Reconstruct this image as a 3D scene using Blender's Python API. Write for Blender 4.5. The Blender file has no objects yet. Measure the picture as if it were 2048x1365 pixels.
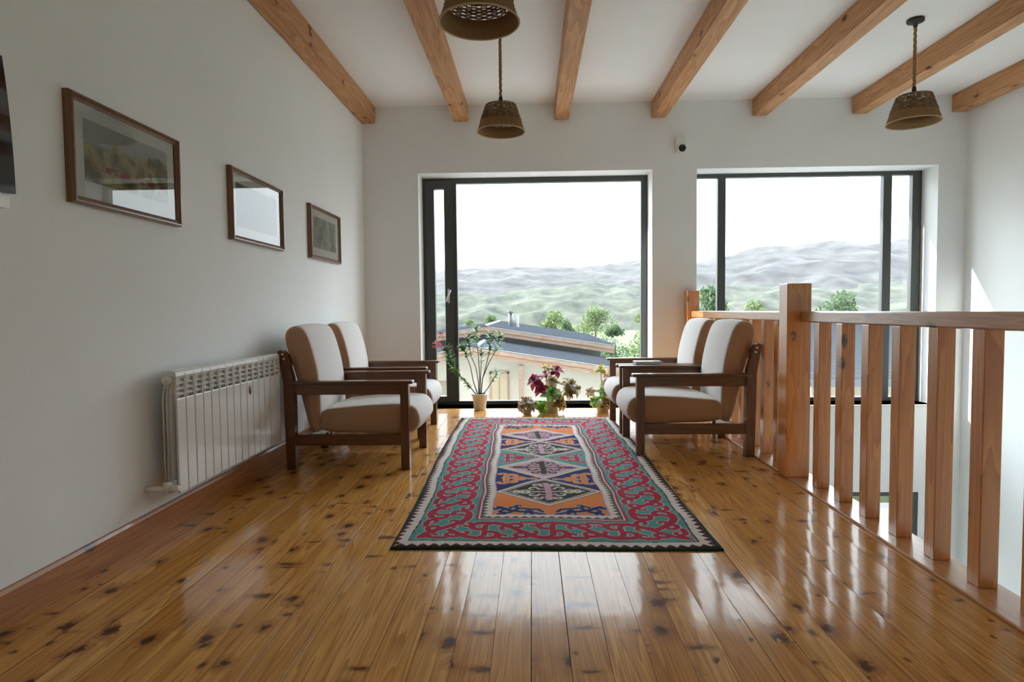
import bpy, bmesh, math, random
import numpy as np
from mathutils import Vector, Matrix, Euler
S = bpy.context.scene
COL = S.collection
random.seed(7)
PI = math.pi

# ------------------------------------------------------------------ camera, sky, sun, exposure
F_PX, PITCH, ROLL, YAW, CAM_Z = 1250.0, 0.0483, 0.0100, 0.0323, 1.05
cam_data = bpy.data.cameras.new('camera')
cam = bpy.data.objects.new('camera', cam_data)
COL.objects.link(cam)
cam_data.sensor_width = 36.0
cam_data.lens = 36.0 * F_PX / 2048.0
cam_data.clip_end = 6000
cam.matrix_world = (Matrix.Translation((0, 0, CAM_Z)) @ Matrix.Rotation(YAW, 4, 'Z')
                    @ Matrix.Rotation(PI / 2 - PITCH, 4, 'X') @ Matrix.Rotation(-ROLL, 4, 'Z'))
S.camera = cam

world = bpy.data.worlds.new('world')
S.world = world
world.use_nodes = True
wn, wl = world.node_tree.nodes, world.node_tree.links
bg = wn['Background']
tc = wn.new('ShaderNodeTexCoord')
sep = wn.new('ShaderNodeSeparateXYZ')
ramp = wn.new('ShaderNodeValToRGB')
wl.new(tc.outputs['Generated'], sep.inputs[0])
wl.new(sep.outputs['Z'], ramp.inputs[0])
az = wn.new('ShaderNodeMapRange')
az.interpolation_type = 'SMOOTHSTEP'
az.inputs['From Min'].default_value = -0.35
az.inputs['From Max'].default_value = 0.45
az.inputs['To Min'].default_value = 0.22
az.inputs['To Max'].default_value = 1.0
wl.new(sep.outputs['Y'], az.inputs['Value'])
vmul = wn.new('ShaderNodeVectorMath')
vmul.operation = 'SCALE'
wl.new(ramp.outputs[0], vmul.inputs[0])
wl.new(az.outputs[0], vmul.inputs['Scale'])
wl.new(vmul.outputs[0], bg.inputs['Color'])
el = ramp.color_ramp.elements
el[0].position = 0.0; el[0].color = (1.95, 2.12, 2.25, 1)
el[1].position = 0.21; el[1].color = (2.25, 2.45, 2.62, 1)
for p_, c_ in ((0.34, (5.3, 5.9, 6.4, 1)), (0.62, (6.4, 7.2, 8.1, 1)), (0.82, (3.0, 3.3, 3.8, 1))):
    e_ = el.new(p_); e_.color = c_
bg.inputs['Strength'].default_value = 1.0

SUN_DIR = Vector((1.0, -0.38, -0.53)).normalized()
sun_data = bpy.data.lights.new('sun', 'SUN')
sun_data.energy = 6.0
sun_data.angle = 0.009
sun_data.color = (1.0, 0.96, 0.90)
sun = bpy.data.objects.new('sun', sun_data)
sun.rotation_euler = SUN_DIR.to_track_quat('-Z', 'Y').to_euler()
sun.location = (-40, 25, 30)
COL.objects.link(sun)

S.view_settings.view_transform = 'Standard'
S.view_settings.look = 'None'
S.view_settings.exposure = 0.98
S.view_settings.gamma = 1.0
S.view_settings.use_curve_mapping = False
S.cycles.use_denoising = True
S.cycles.max_bounces = 14
S.cycles.diffuse_bounces = 8
S.cycles.glossy_bounces = 5
S.cycles.transparent_max_bounces = 16
S.cycles.volume_bounces = 1
S.cycles.sample_clamp_indirect = 6.0

# room numbers (metres); x to the right, y into the room, camera over the origin
XL, XR, YB, YR = -1.792, 4.506, 6.684, -4.6
WALL_T = 0.40
YG = YB + 0.27                      # plane of the window frames
EDGE = 1.733                        # edge of the gallery floor
LOW = -2.85                         # lower floor


def ceil_z(y):
    return 3.222 + 0.0056 * (y - YB)


# ------------------------------------------------------------------ mesh helpers
class MB:
    def __init__(s):
        s.v, s.f, s.m, s.s = [], [], [], []

    def add(s, verts, faces, mi=0, smooth=False, M=None):
        o = len(s.v)
        s.v += [tuple(M @ Vector(p)) if M is not None else tuple(p) for p in verts]
        for f in faces:
            s.f.append(tuple(i + o for i in f)); s.m.append(mi); s.s.append(smooth)
        return s

    def box(s, x0, x1, y0, y1, z0, z1, mi=0, M=None):
        v = [(x, y, z) for z in (z0, z1) for y in (y0, y1) for x in (x0, x1)]
        return s.add(v, [(0, 2, 3, 1), (4, 5, 7, 6), (0, 1, 5, 4), (2, 6, 7, 3), (0, 4, 6, 2), (1, 3, 7, 5)], mi, False, M)

    def bbox(s, x0, x1, y0, y1, z0, z1, b=0.004, mi=0, M=None):
        """box with chamfered edges"""
        bm = bmesh.new()
        bmesh.ops.create_cube(bm, size=1)
        for q in bm.verts:
            q.co = Vector(((x0 + x1) / 2 + q.co.x * (x1 - x0), (y0 + y1) / 2 + q.co.y * (y1 - y0), (z0 + z1) / 2 + q.co.z * (z1 - z0)))
        bmesh.ops.bevel(bm, geom=bm.edges[:], offset=b, segments=2, affect='EDGES', profile=0.5)
        s.bm(bm, mi, False, M)
        return s

    def bm(s, bm, mi=0, smooth=False, M=None):
        bm.verts.index_update()
        s.add([tuple(q.co) for q in bm.verts], [tuple(q.index for q in f.verts) for f in bm.faces], mi, smooth, M)
        bm.free()
        return s

    def prism(s, poly, axis, a, b, mi=0, smooth=False, M=None):
        """poly of 2D points extruded along axis from a to b"""
        n = len(poly)
        ar = sum(poly[i][0] * poly[(i + 1) % n][1] - poly[(i + 1) % n][0] * poly[i][1] for i in range(n))
        if (ar > 0) == (axis == 'y'):
            poly = poly[::-1]

        def pt(p, t):
            return {'x': (t, p[0], p[1]), 'y': (p[0], t, p[1]), 'z': (p[0], p[1], t)}[axis]
        v = [pt(p, a) for p in poly] + [pt(p, b) for p in poly]
        f = [tuple(range(n))[::-1], tuple(range(n, 2 * n))]
        f += [(i, (i + 1) % n, n + (i + 1) % n, n + i) for i in range(n)]
        return s.add(v, f, mi, smooth, M)

    def tube(s, pts, r, n=8, mi=0, cap=True, M=None):
        pts = [Vector(p) for p in pts]
        rs = r if isinstance(r, (list, tuple)) else [r] * len(pts)
        v, f = [], []
        up = None
        for i, p in enumerate(pts):
            d = (pts[min(i + 1, len(pts) - 1)] - pts[max(i - 1, 0)]).normalized()
            if up is None:
                up = d.orthogonal().normalized()
            up = (up - d * up.dot(d))
            up = up.normalized() if up.length > 1e-6 else d.orthogonal().normalized()
            w = d.cross(up)
            for k in range(n):
                a = 2 * PI * k / n
                v.append(tuple(p + (up * math.cos(a) + w * math.sin(a)) * rs[i]))
        for i in range(len(pts) - 1):
            for k in range(n):
                f.append((i * n + k, i * n + (k + 1) % n, (i + 1) * n + (k + 1) % n, (i + 1) * n + k))
        if cap:
            f.append(tuple(range(n))[::-1]); f.append(tuple((len(pts) - 1) * n + k for k in range(n)))
        return s.add(v, f, mi, True, M)

    def lathe(s, prof, n=32, mi=0, cap=False, M=None, smooth=True):
        v, f = [], []
        for r, z in prof:
            for k in range(n):
                a = 2 * PI * k / n
                v.append((r * math.cos(a), r * math.sin(a), z))
        for i in range(len(prof) - 1):
            for k in range(n):
                f.append((i * n + k, i * n + (k + 1) % n, (i + 1) * n + (k + 1) % n, (i + 1) * n + k))
        if cap:
            f.append(tuple(range(n))[::-1]); f.append(tuple((len(prof) - 1) * n + k for k in range(n)))
        return s.add(v, f, mi, smooth, M)

    def build(s, name, mats, parent=None, loc=None, **tags):
        me = bpy.data.meshes.new(name)
        me.from_pydata(s.v, [], s.f)
        mats = mats if isinstance(mats, (list, tuple)) else [mats]
        for m in mats:
            me.materials.append(m)
        me.polygons.foreach_set('material_index', s.m)
        me.polygons.foreach_set('use_smooth', s.s)
        me.update()
        o = bpy.data.objects.new(name, me)
        COL.objects.link(o)
        if parent is not None:
            o.parent = parent
        if loc is not None:
            o.location = loc
        tag(o, **tags)
        return o


def tag(o, label=None, cat=None, group=None, kind=None):
    for k, val in (('label', label), ('category', cat), ('group', group), ('kind', kind)):
        if val:
            o[k] = val
    return o


def thing(name, loc, label, cat, group=None, rz=0.0):
    o = bpy.data.objects.new(name, None)
    o.empty_display_size = 0.1
    COL.objects.link(o)
    o.location = loc
    o.rotation_euler = (0, 0, rz)
    return tag(o, label, cat, group)


def structure(mb, name, mats, label, cat):
    return mb.build(name, mats, label=label, cat=cat, kind='structure')


def copy_tree(o, parent=None):
    c = o.copy()
    COL.objects.link(c)
    if parent is not None:
        c.parent = parent
    for ch in list(o.children):
        copy_tree(ch, c)
    return c


# ------------------------------------------------------------------ material helpers
class NT:
    def __init__(s, name):
        s.mat = bpy.data.materials.new(name)
        s.mat.use_nodes = True
        s.n, s.l = s.mat.node_tree.nodes, s.mat.node_tree.links
        s.p = s.n['Principled BSDF']
        s.out = s.n['Material Output']

    def node(s, t, **kw):
        q = s.n.new('ShaderNode' + t)
        for k, v in kw.items():
            setattr(q, k, v)
        return q

    def put(s, sock, v):
        if v is None:
            return
        if hasattr(v, 'links') or isinstance(v, bpy.types.NodeSocket):
            s.l.new(v, sock)
        else:
            sock.default_value = v

    def math(s, op, a, b=None, c=None):
        q = s.node('Math', operation=op)
        for i, v in enumerate((a, b, c)):
            if v is not None:
                s.put(q.inputs[i], v)
        return q.outputs[0]

    def mix(s, f, a, b, blend='MIX'):
        q = s.node('Mix', data_type='RGBA', blend_type=blend)
        s.put(q.inputs['Factor'], f)
        for k, v in (('A', a), ('B', b)):
            sock = [i for i in q.inputs if i.name == k and i.type == 'RGBA'][0]
            if isinstance(v, tuple) and len(v) == 3:
                v = v + (1,)
            s.put(sock, v)
        return [o for o in q.outputs if o.type == 'RGBA'][0]

    def ramp(s, f, stops, interp='LINEAR'):
        q = s.node('ValToRGB')
        q.color_ramp.interpolation = interp
        e = q.color_ramp.elements
        while len(e) < len(stops):
            e.new(0.5)
        for i, (p, c) in enumerate(stops):
            e[i].position = p
            e[i].color = (c, c, c, 1) if not isinstance(c, tuple) else c + (1,)
        s.put(q.inputs[0], f)
        return q.outputs[0]

    def comb(s, x, y, z):
        q = s.node('CombineXYZ')
        for i, v in enumerate((x, y, z)):
            s.put(q.inputs[i], v)
        return q.outputs[0]

    def coords(s, kind='Object'):
        q = s.node('TexCoord')
        sp = s.node('SeparateXYZ')
        s.l.new(q.outputs[kind], sp.inputs[0])
        return q.outputs[kind], sp.outputs

    def noise(s, vec, scale, detail=3, rough=0.5, dist=0.0):
        q = s.node('TexNoise')
        s.put(q.inputs['Vector'], vec)
        q.inputs['Scale'].default_value = scale
        q.inputs['Detail'].default_value = detail
        q.inputs['Roughness'].default_value = rough
        q.inputs['Distortion'].default_value = dist
        return q.outputs['Fac']

    def bump(s, h, strength=0.3, dist=0.01):
        q = s.node('Bump')
        q.inputs['Strength'].default_value = strength
        q.inputs['Distance'].default_value = dist
        s.put(q.inputs['Height'], h)
        s.l.new(q.outputs[0], s.p.inputs['Normal'])


def plain(name, col, rough=0.5, metal=0.0, spec=0.5, bump=None, var=0.0, var_scale=20):
    t = NT(name)
    t.p.inputs['Base Color'].default_value = col + (1,)
    t.p.inputs['Roughness'].default_value = rough
    t.p.inputs['Metallic'].default_value = metal
    t.p.inputs['Specular IOR Level'].default_value = spec
    if bump or var:
        v, _ = t.coords()
    if var:
        n = t.noise(v, var_scale, 4)
        t.l.new(t.mix(t.ramp(n, [(0.3, 0.0), (0.7, 1.0)]), tuple(c * (1 - var) for c in col), tuple(min(1, c * (1 + var)) for c in col)), t.p.inputs['Base Color'])
    if bump:
        t.bump(t.noise(v, bump[0], 3), bump[1], 0.01)
    return t.mat


def wood(name, light, dark, knot, axis='y', rough=0.35, coat=0.0, knots=0.5, ring=9.0, spec=0.5, coat_rough=0.10, coat_ior=1.5):
    """stained softwood: long grain, knots; grain runs along the given object axis, a random offset per object"""
    t = NT(name)
    v, xyz = t.coords()
    info = t.node('ObjectInfo')
    off = t.math('MULTIPLY', info.outputs['Random'], 37.0)
    ax = {'x': 0, 'y': 1, 'z': 2}[axis]
    o1, o2 = [i for i in range(3) if i != ax]
    L = t.math('ADD', xyz[ax], off)
    A, B = t.math('ADD', xyz[o1], off), xyz[o2]
    g = t.noise(t.comb(t.math('MULTIPLY', A, ring), t.math('MULTIPLY', B, ring), t.math('MULTIPLY', L, 0.55)), 1.6, 2, 0.5, 0.4)
    rings = t.math('FRACT', t.math('MULTIPLY', g, 7.0))
    rings = t.ramp(rings, [(0.0, 0.1), (0.75, 0.75), (0.93, 1.0), (1.0, 0.1)])
    fine = t.noise(t.comb(t.math('MULTIPLY', A, 140), t.math('MULTIPLY', B, 140), t.math('MULTIPLY', L, 5)), 1.0, 3)
    col = t.mix(rings, light, dark)
    col = t.mix(t.math('MULTIPLY', fine, 0.35), col, dark)
    if knots:
        vo = t.node('TexVoronoi')
        wob = t.math('MULTIPLY', t.math('SUBTRACT', t.noise(t.comb(t.math('MULTIPLY', A, 60), t.math('MULTIPLY', B, 60), t.math('MULTIPLY', L, 40)), 1.0, 3), 0.5), 0.22)
        t.l.new(t.comb(t.math('ADD', t.math('MULTIPLY', A, 7.0), wob), t.math('ADD', t.math('MULTIPLY', B, 7.0), wob), t.math('MULTIPLY', L, 3.4)), vo.inputs['Vector'])
        vo.inputs['Scale'].default_value = 1.0
        vo.inputs['Randomness'].default_value = 1.0
        sc = t.node('SeparateColor')
        t.l.new(vo.outputs['Color'], sc.inputs[0])
        keep = t.math('GREATER_THAN', sc.outputs[0], 1.0 - knots)
        core = t.ramp(vo.outputs['Distance'], [(0.06, 1.0), (0.11, 0.75), (0.155, 0.0)])
        halo = t.ramp(vo.outputs['Distance'], [(0.1, 0.6), (0.36, 0.0)])
        col = t.mix(t.math('MULTIPLY', halo, keep), col, dark)
        col = t.mix(t.math('MULTIPLY', core, keep), col, knot)
    t.l.new(col, t.p.inputs['Base Color'])
    t.p.inputs['Roughness'].default_value = rough
    t.p.inputs['Coat Weight'].default_value = coat
    t.p.inputs['Coat Roughness'].default_value = coat_rough
    t.p.inputs['Coat IOR'].default_value = coat_ior
    t.p.inputs['Specular IOR Level'].default_value = spec
    t.bump(fine, 0.08, 0.004)
    return t.mat


def floor_material():
    t = NT('varnished_pine_boards')
    v, (X, Y, Z) = t.coords()
    bw = 0.119
    u = t.math('DIVIDE', t.math('ADD', X, 0.0116 + bw * 60), bw)
    idx = t.math('FLOOR', u)
    fr = t.math('FRACT', u)
    wn_ = t.node('TexWhiteNoise', noise_dimensions='1D')
    t.put(wn_.inputs['W'], idx)
    r1 = wn_.outputs['Value']
    sc = t.node('SeparateColor')
    t.l.new(wn_.outputs['Color'], sc.inputs[0])
    r2, r3 = sc.outputs[1], sc.outputs[2]
    Yo = t.math('ADD', Y, t.math('MULTIPLY', r1, 53.0))
    # growth-ring figure
    g = t.noise(t.comb(t.math('ADD', t.math('MULTIPLY', fr, 1.3), t.math('MULTIPLY', r2, 40)), t.math('MULTIPLY', Yo, 0.42), t.math('MULTIPLY', r3, 30)), 1.5, 2, 0.5, 0.5)
    rings = t.ramp(t.math('FRACT', t.math('MULTIPLY', g, 9.0)), [(0.0, 0.05), (0.7, 0.6), (0.92, 1.0), (1.0, 0.05)])
    fine = t.noise(t.comb(t.math('MULTIPLY', X, 160), t.math('MULTIPLY', Yo, 5), 0.0), 1.0, 3)
    dark = (0.30, 0.100, 0.018)
    tone = t.mix(r2, (0.60, 0.285, 0.062), (0.84, 0.475, 0.150))
    col = t.mix(t.math('MULTIPLY', rings, 0.70), tone, dark)
    col = t.mix(t.math('MULTIPLY', t.ramp(fine, [(0.35, 0.0), (0.75, 1.0)]), 0.40), col, dark)
    # round knots with a tail
    wob = t.noise(t.comb(t.math('MULTIPLY', X, 34), t.math('MULTIPLY', Yo, 26), 0.0), 1.0, 4, 0.65)
    wob = t.math('MULTIPLY', t.math('SUBTRACT', wob, 0.5), 0.42)

    def knots(sx, sy, shift, keepv, stops_core, stops_halo, col):
        vo = t.node('TexVoronoi', voronoi_dimensions='2D')
        t.l.new(t.comb(t.math('ADD', t.math('ADD', t.math('MULTIPLY', fr, sx), t.math('MULTIPLY', idx, 3.7)), wob),
                       t.math('ADD', t.math('ADD', t.math('MULTIPLY', Yo, sy), shift), wob), 0.0), vo.inputs['Vector'])
        vo.inputs['Scale'].default_value = 1.0
        q = t.node('SeparateColor')
        t.l.new(vo.outputs['Color'], q.inputs[0])
        keep = t.math('GREATER_THAN', q.outputs[0], 1 - keepv)
        size = t.math('ADD', 0.75, t.math('MULTIPLY', q.outputs[1], 0.9))
        d = t.math('MULTIPLY', vo.outputs['Distance'], size)
        core = t.math('MULTIPLY', t.ramp(d, stops_core), keep)
        halo = t.math('MULTIPLY', t.ramp(d, stops_halo), keep)
        col = t.mix(halo, col, (0.30, 0.115, 0.025))
        return t.mix(core, col, (0.075, 0.024, 0.008))
    col = knots(0.8, 4.6, 0.0, 0.44, [(0.05, 1.0), (0.09, 0.80), (0.15, 0.0)], [(0.10, 0.9), (0.40, 0.0)], col)
    col = knots(0.42, 10.5, 17.0, 0.20, [(0.05, 0.85), (0.10, 0.55), (0.20, 0.0)], [(0.1, 0.75), (0.36, 0.0)], col)
    col = knots(1.7, 9.0, 31.0, 0.07, [(0.06, 0.9), (0.12, 0.5), (0.2, 0.0)], [(0.1, 0.5), (0.3, 0.0)], col)
    # grooves between boards, some wider than others
    e = t.math('MINIMUM', fr, t.math('SUBTRACT', 1.0, fr))
    gw = t.math('ADD', 0.006, t.math('MULTIPLY', t.math('POWER', r3, 4.0), 0.020))
    groove = t.math('SUBTRACT', 1.0, t.math('MINIMUM', t.math('DIVIDE', e, gw), 1.0))
    col = t.mix(t.math('MINIMUM', t.math('MULTIPLY', groove, 1.6), 1.0), col, (0.035, 0.012, 0.004))
    t.l.new(col, t.p.inputs['Base Color'])
    t.p.inputs['Roughness'].default_value = 0.34
    t.p.inputs['Coat Weight'].default_value = 0.34
    t.p.inputs['Coat IOR'].default_value = 1.42
    t.p.inputs['Specular IOR Level'].default_value = 0.02
    rn = t.noise(v, 5.0, 3)
    t.l.new(t.math('ADD', 0.055, t.math('MULTIPLY', rn, 0.09)), t.p.inputs['Coat Roughness'])
    # each board lies at its own slight tilt, cupped, with softly wavy varnish
    tilt = t.math('MULTIPLY', t.math('MULTIPLY', t.math('SUBTRACT', r1, 0.5), fr), 0.0011)
    cup = t.math('MULTIPLY', t.math('POWER', t.math('SUBTRACT', fr, 0.5), 2.0), -0.0013)
    wav = t.math('MULTIPLY', t.noise(t.comb(t.math('MULTIPLY', X, 3), t.math('MULTIPLY', Y, 1.2), 0.0), 4.0, 2), 0.0009)
    h = t.math('ADD', t.math('ADD', tilt, cup), t.math('ADD', wav, t.math('MULTIPLY', groove, -0.0016)))
    b = t.node('Bump')
    b.inputs['Strength'].default_value = 1.0
    b.inputs['Distance'].default_value = 1.0
    t.l.new(h, b.inputs['Height'])
    t.l.new(b.outputs[0], t.p.inputs['Normal'])
    t.l.new(b.outputs[0], t.p.inputs['Coat Normal'])
    return t.mat


def plaster(name, col):
    t = NT(name)
    v, _ = t.coords()
    n = t.noise(v, 1.3, 4)
    t.l.new(t.mix(n, tuple(c * 0.96 for c in col), tuple(min(1, c * 1.03) for c in col)), t.p.inputs['Base Color'])
    t.p.inputs['Roughness'].default_value = 0.75
    t.p.inputs['Specular IOR Level'].default_value = 0.25
    t.bump(t.noise(v, 45, 4, 0.6), 0.10, 0.006)
    return t.mat


def glass(name, tint=(0.94, 0.97, 0.96), ior=1.5):
    t = NT(name)
    t.n.remove(t.p)
    tr, gl, mx, fr = t.node('BsdfTransparent'), t.node('BsdfGlossy'), t.node('MixShader'), t.node('Fresnel')
    tr.inputs['Color'].default_value = tint + (1,)
    gl.inputs['Roughness'].default_value = 0.0
    fr.inputs['IOR'].default_value = ior
    t.l.new(fr.outputs[0], mx.inputs[0]); t.l.new(tr.outputs[0], mx.inputs[1]); t.l.new(gl.outputs[0], mx.inputs[2])
    t.l.new(mx.outputs[0], t.out.inputs['Surface'])
    return t.mat


def fabric(name, col, scale=520):
    t = NT(name)
    v, _ = t.coords()
    n = t.noise(v, scale, 2)
    big = t.noise(v, 7, 3)
    c = t.mix(n, tuple(x * 0.82 for x in col), tuple(min(1, x * 1.12) for x in col))
    c = t.mix(t.math('MULTIPLY', big, 0.25), c, tuple(x * 0.85 for x in col))
    t.l.new(c, t.p.inputs['Base Color'])
    t.p.inputs['Roughness'].default_value = 0.95
    t.p.inputs['Specular IOR Level'].default_value = 0.15
    t.p.inputs['Sheen Weight'].default_value = 0.15
    t.bump(n, 0.25, 0.002)
    return t.mat


def leaf_mat(name, col, trans=0.35, rough=0.45):
    t = NT(name)
    v, _ = t.coords()
    n = t.noise(v, 60, 2)
    c = t.mix(n, tuple(x * 0.75 for x in col), tuple(min(1, x * 1.25) for x in col))
    t.l.new(c, t.p.inputs['Base Color'])
    t.p.inputs['Roughness'].default_value = rough
    tl, mx = t.node('BsdfTranslucent'), t.node('MixShader')
    t.l.new(c, tl.inputs['Color'])
    mx.inputs[0].default_value = trans
    t.l.new(t.p.outputs[0], mx.inputs[1]); t.l.new(tl.outputs[0], mx.inputs[2])
    t.l.new(mx.outputs[0], t.out.inputs['Surface'])
    return t.mat


M_WALL = plaster('warm_white_plaster', (0.84, 0.864, 0.862))
M_CEIL = plaster('ceiling_plaster', (0.85, 0.85, 0.84))
M_FLOOR = floor_material()
M_BEAM = wood('oiled_beam_pine', (0.64, 0.36, 0.17), (0.42, 0.185, 0.065), (0.10, 0.035, 0.012), 'y', 0.55, 0.0, 0.85, 7.0)
M_BASE = wood('skirting_pine', (0.46, 0.195, 0.055), (0.29, 0.10, 0.022), (0.05, 0.016, 0.006), 'y', 0.35, 0.15, 0.35, 9.0)
M_RAILZ = wood('railing_pine_upright', (0.80, 0.345, 0.070), (0.52, 0.178, 0.024), (0.07, 0.022, 0.008), 'z', 0.30, 1.0, 0.60, 8.0, 0.5, 0.22, 1.8)
M_RAILY = wood('railing_pine_lengthwise', (0.64, 0.34, 0.14), (0.44, 0.19, 0.06), (0.08, 0.025, 0.01), 'y', 0.30, 1.0, 0.60, 8.0, 0.5, 0.22, 1.8)
M_CHAIRX = wood('walnut_stain_x', (0.19, 0.078, 0.027), (0.095, 0.034, 0.012), (0.03, 0.01, 0.005), 'x', 0.33, 0.35, 0.0, 14.0)
M_CHAIRZ = wood('walnut_stain_z', (0.19, 0.078, 0.027), (0.095, 0.034, 0.012), (0.03, 0.01, 0.005), 'z', 0.33, 0.35, 0.0, 14.0)
M_CHAIRY = wood('walnut_stain_y', (0.19, 0.078, 0.027), (0.095, 0.034, 0.012), (0.03, 0.01, 0.005), 'y', 0.33, 0.35, 0.0, 14.0)
M_FRAMEW = wood('picture_frame_wood', (0.24, 0.115, 0.045), (0.13, 0.055, 0.02), (0.05, 0.02, 0.01), 'z', 0.35, 0.3, 0.0, 20.0)
M_PALE = fabric('pale_grey_fabric', (0.72, 0.69, 0.66))
M_BROWN = fabric('brown_fabric', (0.49, 0.285, 0.170))
M_ALU = plain('anthracite_aluminium', (0.060, 0.068, 0.065), 0.38, 0.0, 0.5)
M_GLASS = glass('window_glass')
M_PGLASS = glass('picture_glass', (0.99, 0.99, 0.99), 1.75)
M_WHITE = plain('white_enamel', (0.78, 0.77, 0.73), 0.22, 0.0, 0.5)
M_RADW = plain('radiator_enamel', (0.70, 0.69, 0.65), 0.16, 0.0, 0.6)
M_STEEL = plain('brushed_steel', (0.72, 0.71, 0.68), 0.25, 1.0)
M_BLACK = plain('black_metal', (0.02, 0.02, 0.02), 0.4)
M_GLOSSB = plain('black_gloss_glass', (0.006, 0.006, 0.007), 0.06, 0.0, 0.7)

# ------------------------------------------------------------------ room shell
def wall_cells(mb, axis, us, zs, holes, a, b):
    for i in range(len(us) - 1):
        for j in range(len(zs) - 1):
            uc, zc = (us[i] + us[i + 1]) / 2, (zs[j] + zs[j + 1]) / 2
            if any(h[0] < uc < h[1] and h[2] < zc < h[3] for h in holes):
                continue
            if axis == 'x':
                mb.box(us[i], us[i + 1], a, b, zs[j], zs[j + 1])
            else:
                mb.box(a, b, us[i], us[i + 1], zs[j], zs[j + 1])


W1 = (-1.199, 1.275, 0.0, 2.518)
W2 = (1.741, 4.219, 0.02, 2.518)
W3 = (2.60, 4.085, -2.30, -0.917)
mb = MB()
wall_cells(mb, 'x', [XL - 0.3, W1[0], W1[1], W2[0], W3[0], W3[1], W2[1], XR + 0.3], [LOW - 0.2, W3[2], W3[3], 0.0, W2[2], 2.518, 3.55], [W1, W2, W3], YB, YB + WALL_T)
structure(mb, 'wall_back', M_WALL, 'back wall with the two big windows', 'wall')
mb = MB().box(XL - 0.3, XL, YR, YB, LOW - 0.2, 3.55)
structure(mb, 'wall_left', M_WALL, 'left wall carrying the row of framed pictures', 'wall')
# right wall of the stairwell; its unseen lower opening is added to brighten the interior
RW = [(-0.4, 4.4, -2.6, -0.4)]
mb = MB()
wall_cells(mb, 'y', [YR, -0.4, 4.4, YB], [LOW - 0.2, -2.6, -0.4, 3.55], RW, XR, XR + 0.3)
structure(mb, 'wall_right', M_WALL, 'right wall of the stairwell with sun patches', 'wall')
RR = [(1.8, 4.1, 0.4, 2.4)]  # unseen rear opening, added to let in fill daylight
mb = MB()
wall_cells(mb, 'x', [XL - 0.3, 1.8, 4.1, XR + 0.3], [LOW - 0.2, 0.4, 2.4, 3.55], RR, YR - 0.3, YR)
structure(mb, 'wall_rear', M_WALL, 'rear wall behind the viewpoint', 'wall')
# ceiling, following the slight rise of the beams
mb = MB()
y0, y1 = YR - 0.3, YB + WALL_T
mb.prism([(y0, ceil_z(y0)), (y1, ceil_z(y1)), (y1, 3.6), (y0, 3.6)], 'x', XL - 0.3, XR + 0.3)
structure(mb, 'ceiling', M_CEIL, 'white ceiling between the wooden beams', 'ceiling')
mb = MB().box(XL - 0.6, XR + 0.6, YB + WALL_T, YB + 1.16, 3.20, 3.36)
structure(mb, 'trim_1', plain('eave_boards', (0.5, 0.4, 0.3), 0.7), 'boarded eave outside above the windows', 'eave')
# gallery floor
mb = MB().box(XL, EDGE, YR, YB, -0.035, 0.0).box(W1[0], W1[1], YB, YG + 0.05, -0.035, 0.0)
structure(mb, 'floor', M_FLOOR, 'varnished knotty pine board floor', 'floor')
mb = MB().box(XL, EDGE - 0.01, YR, YB, -0.30, -0.036)
structure(mb, 'floor_slab', M_WALL, 'white edge of the gallery slab', 'floor')
mb = MB().box(XL, XR, YR, YB, LOW - 0.15, LOW)
structure(mb, 'floor_lower', plain('lower_floor', (0.62, 0.60, 0.56), 0.3), 'floor of the storey below the gallery', 'floor')
mb = MB()
mb.prism([(XL, 0.0), (XL + 0.022, 0.0), (XL + 0.022, 0.118), (XL + 0.014, 0.13), (XL, 0.13)], 'y', YR, YB)
structure(mb, 'baseboard_left', M_BASE, 'reddish pine skirting along the left wall', 'baseboard')
# ------------------------------------------------------------------ windows
def frame_bar(mb, x0, x1, z0, z1, y0=YG, d=0.07):
    mb.bbox(x0, x1, y0, y0 + d, z0, z1, 0.004)


def pane(name, x0, x1, z0, z1, y, parent):
    return MB().add([(x0, y, z0), (x1, y, z0), (x1, y, z1), (x0, y, z1)], [(0, 1, 2, 3)]).build(name, M_GLASS, parent)


w = tag(bpy.data.objects.new('window_1', None), 'floor-to-ceiling window with narrow opening sash on its left', 'window', kind='structure')
COL.objects.link(w)
mb = MB()
frame_bar(mb, -1.199, -1.13, 0.001, 2.523)
frame_bar(mb, 1.204, 1.275, 0.001, 2.523)
frame_bar(mb, -1.14, 1.21, 2.46, 2.523)
frame_bar(mb, -1.14, 1.21, 0.001, 0.044)
frame_bar(mb, -0.895, -0.826, 0.03, 2.47)
mb.build('window_frame', M_ALU, w)
mb = MB()
ys = YG - 0.022
frame_bar(mb, -1.165, -1.071, 0.03, 2.49, ys, 0.08)
frame_bar(mb, -0.962, -0.872, 0.03, 2.49, ys, 0.08)
frame_bar(mb, -1.08, -0.95, 2.40, 2.49, ys, 0.08)
frame_bar(mb, -1.08, -0.95, 0.03, 0.10, ys, 0.08)
sash = mb.build('window_sash', M_ALU, w)
mb = MB()
mb.bbox(-0.934, -0.908, ys - 0.008, ys, 1.14, 1.30, 0.004)
mb.tube([(-0.921, ys - 0.01, 1.22), (-0.921, ys - 0.045, 1.22)], 0.008)
mb.tube([(-0.895, ys - 0.05, 1.285), (-0.921, ys - 0.05, 1.22), (-0.945, ys - 0.05, 1.155)], [0.008, 0.010, 0.008])
mb.build('window_handle', M_STEEL, sash)
pane('window_glass', -1.075, -0.957, 0.095, 2.405, ys + 0.04, w)
pane('window_glass', -0.83, 1.21, 0.04, 2.465, YG + 0.035, w)

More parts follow.
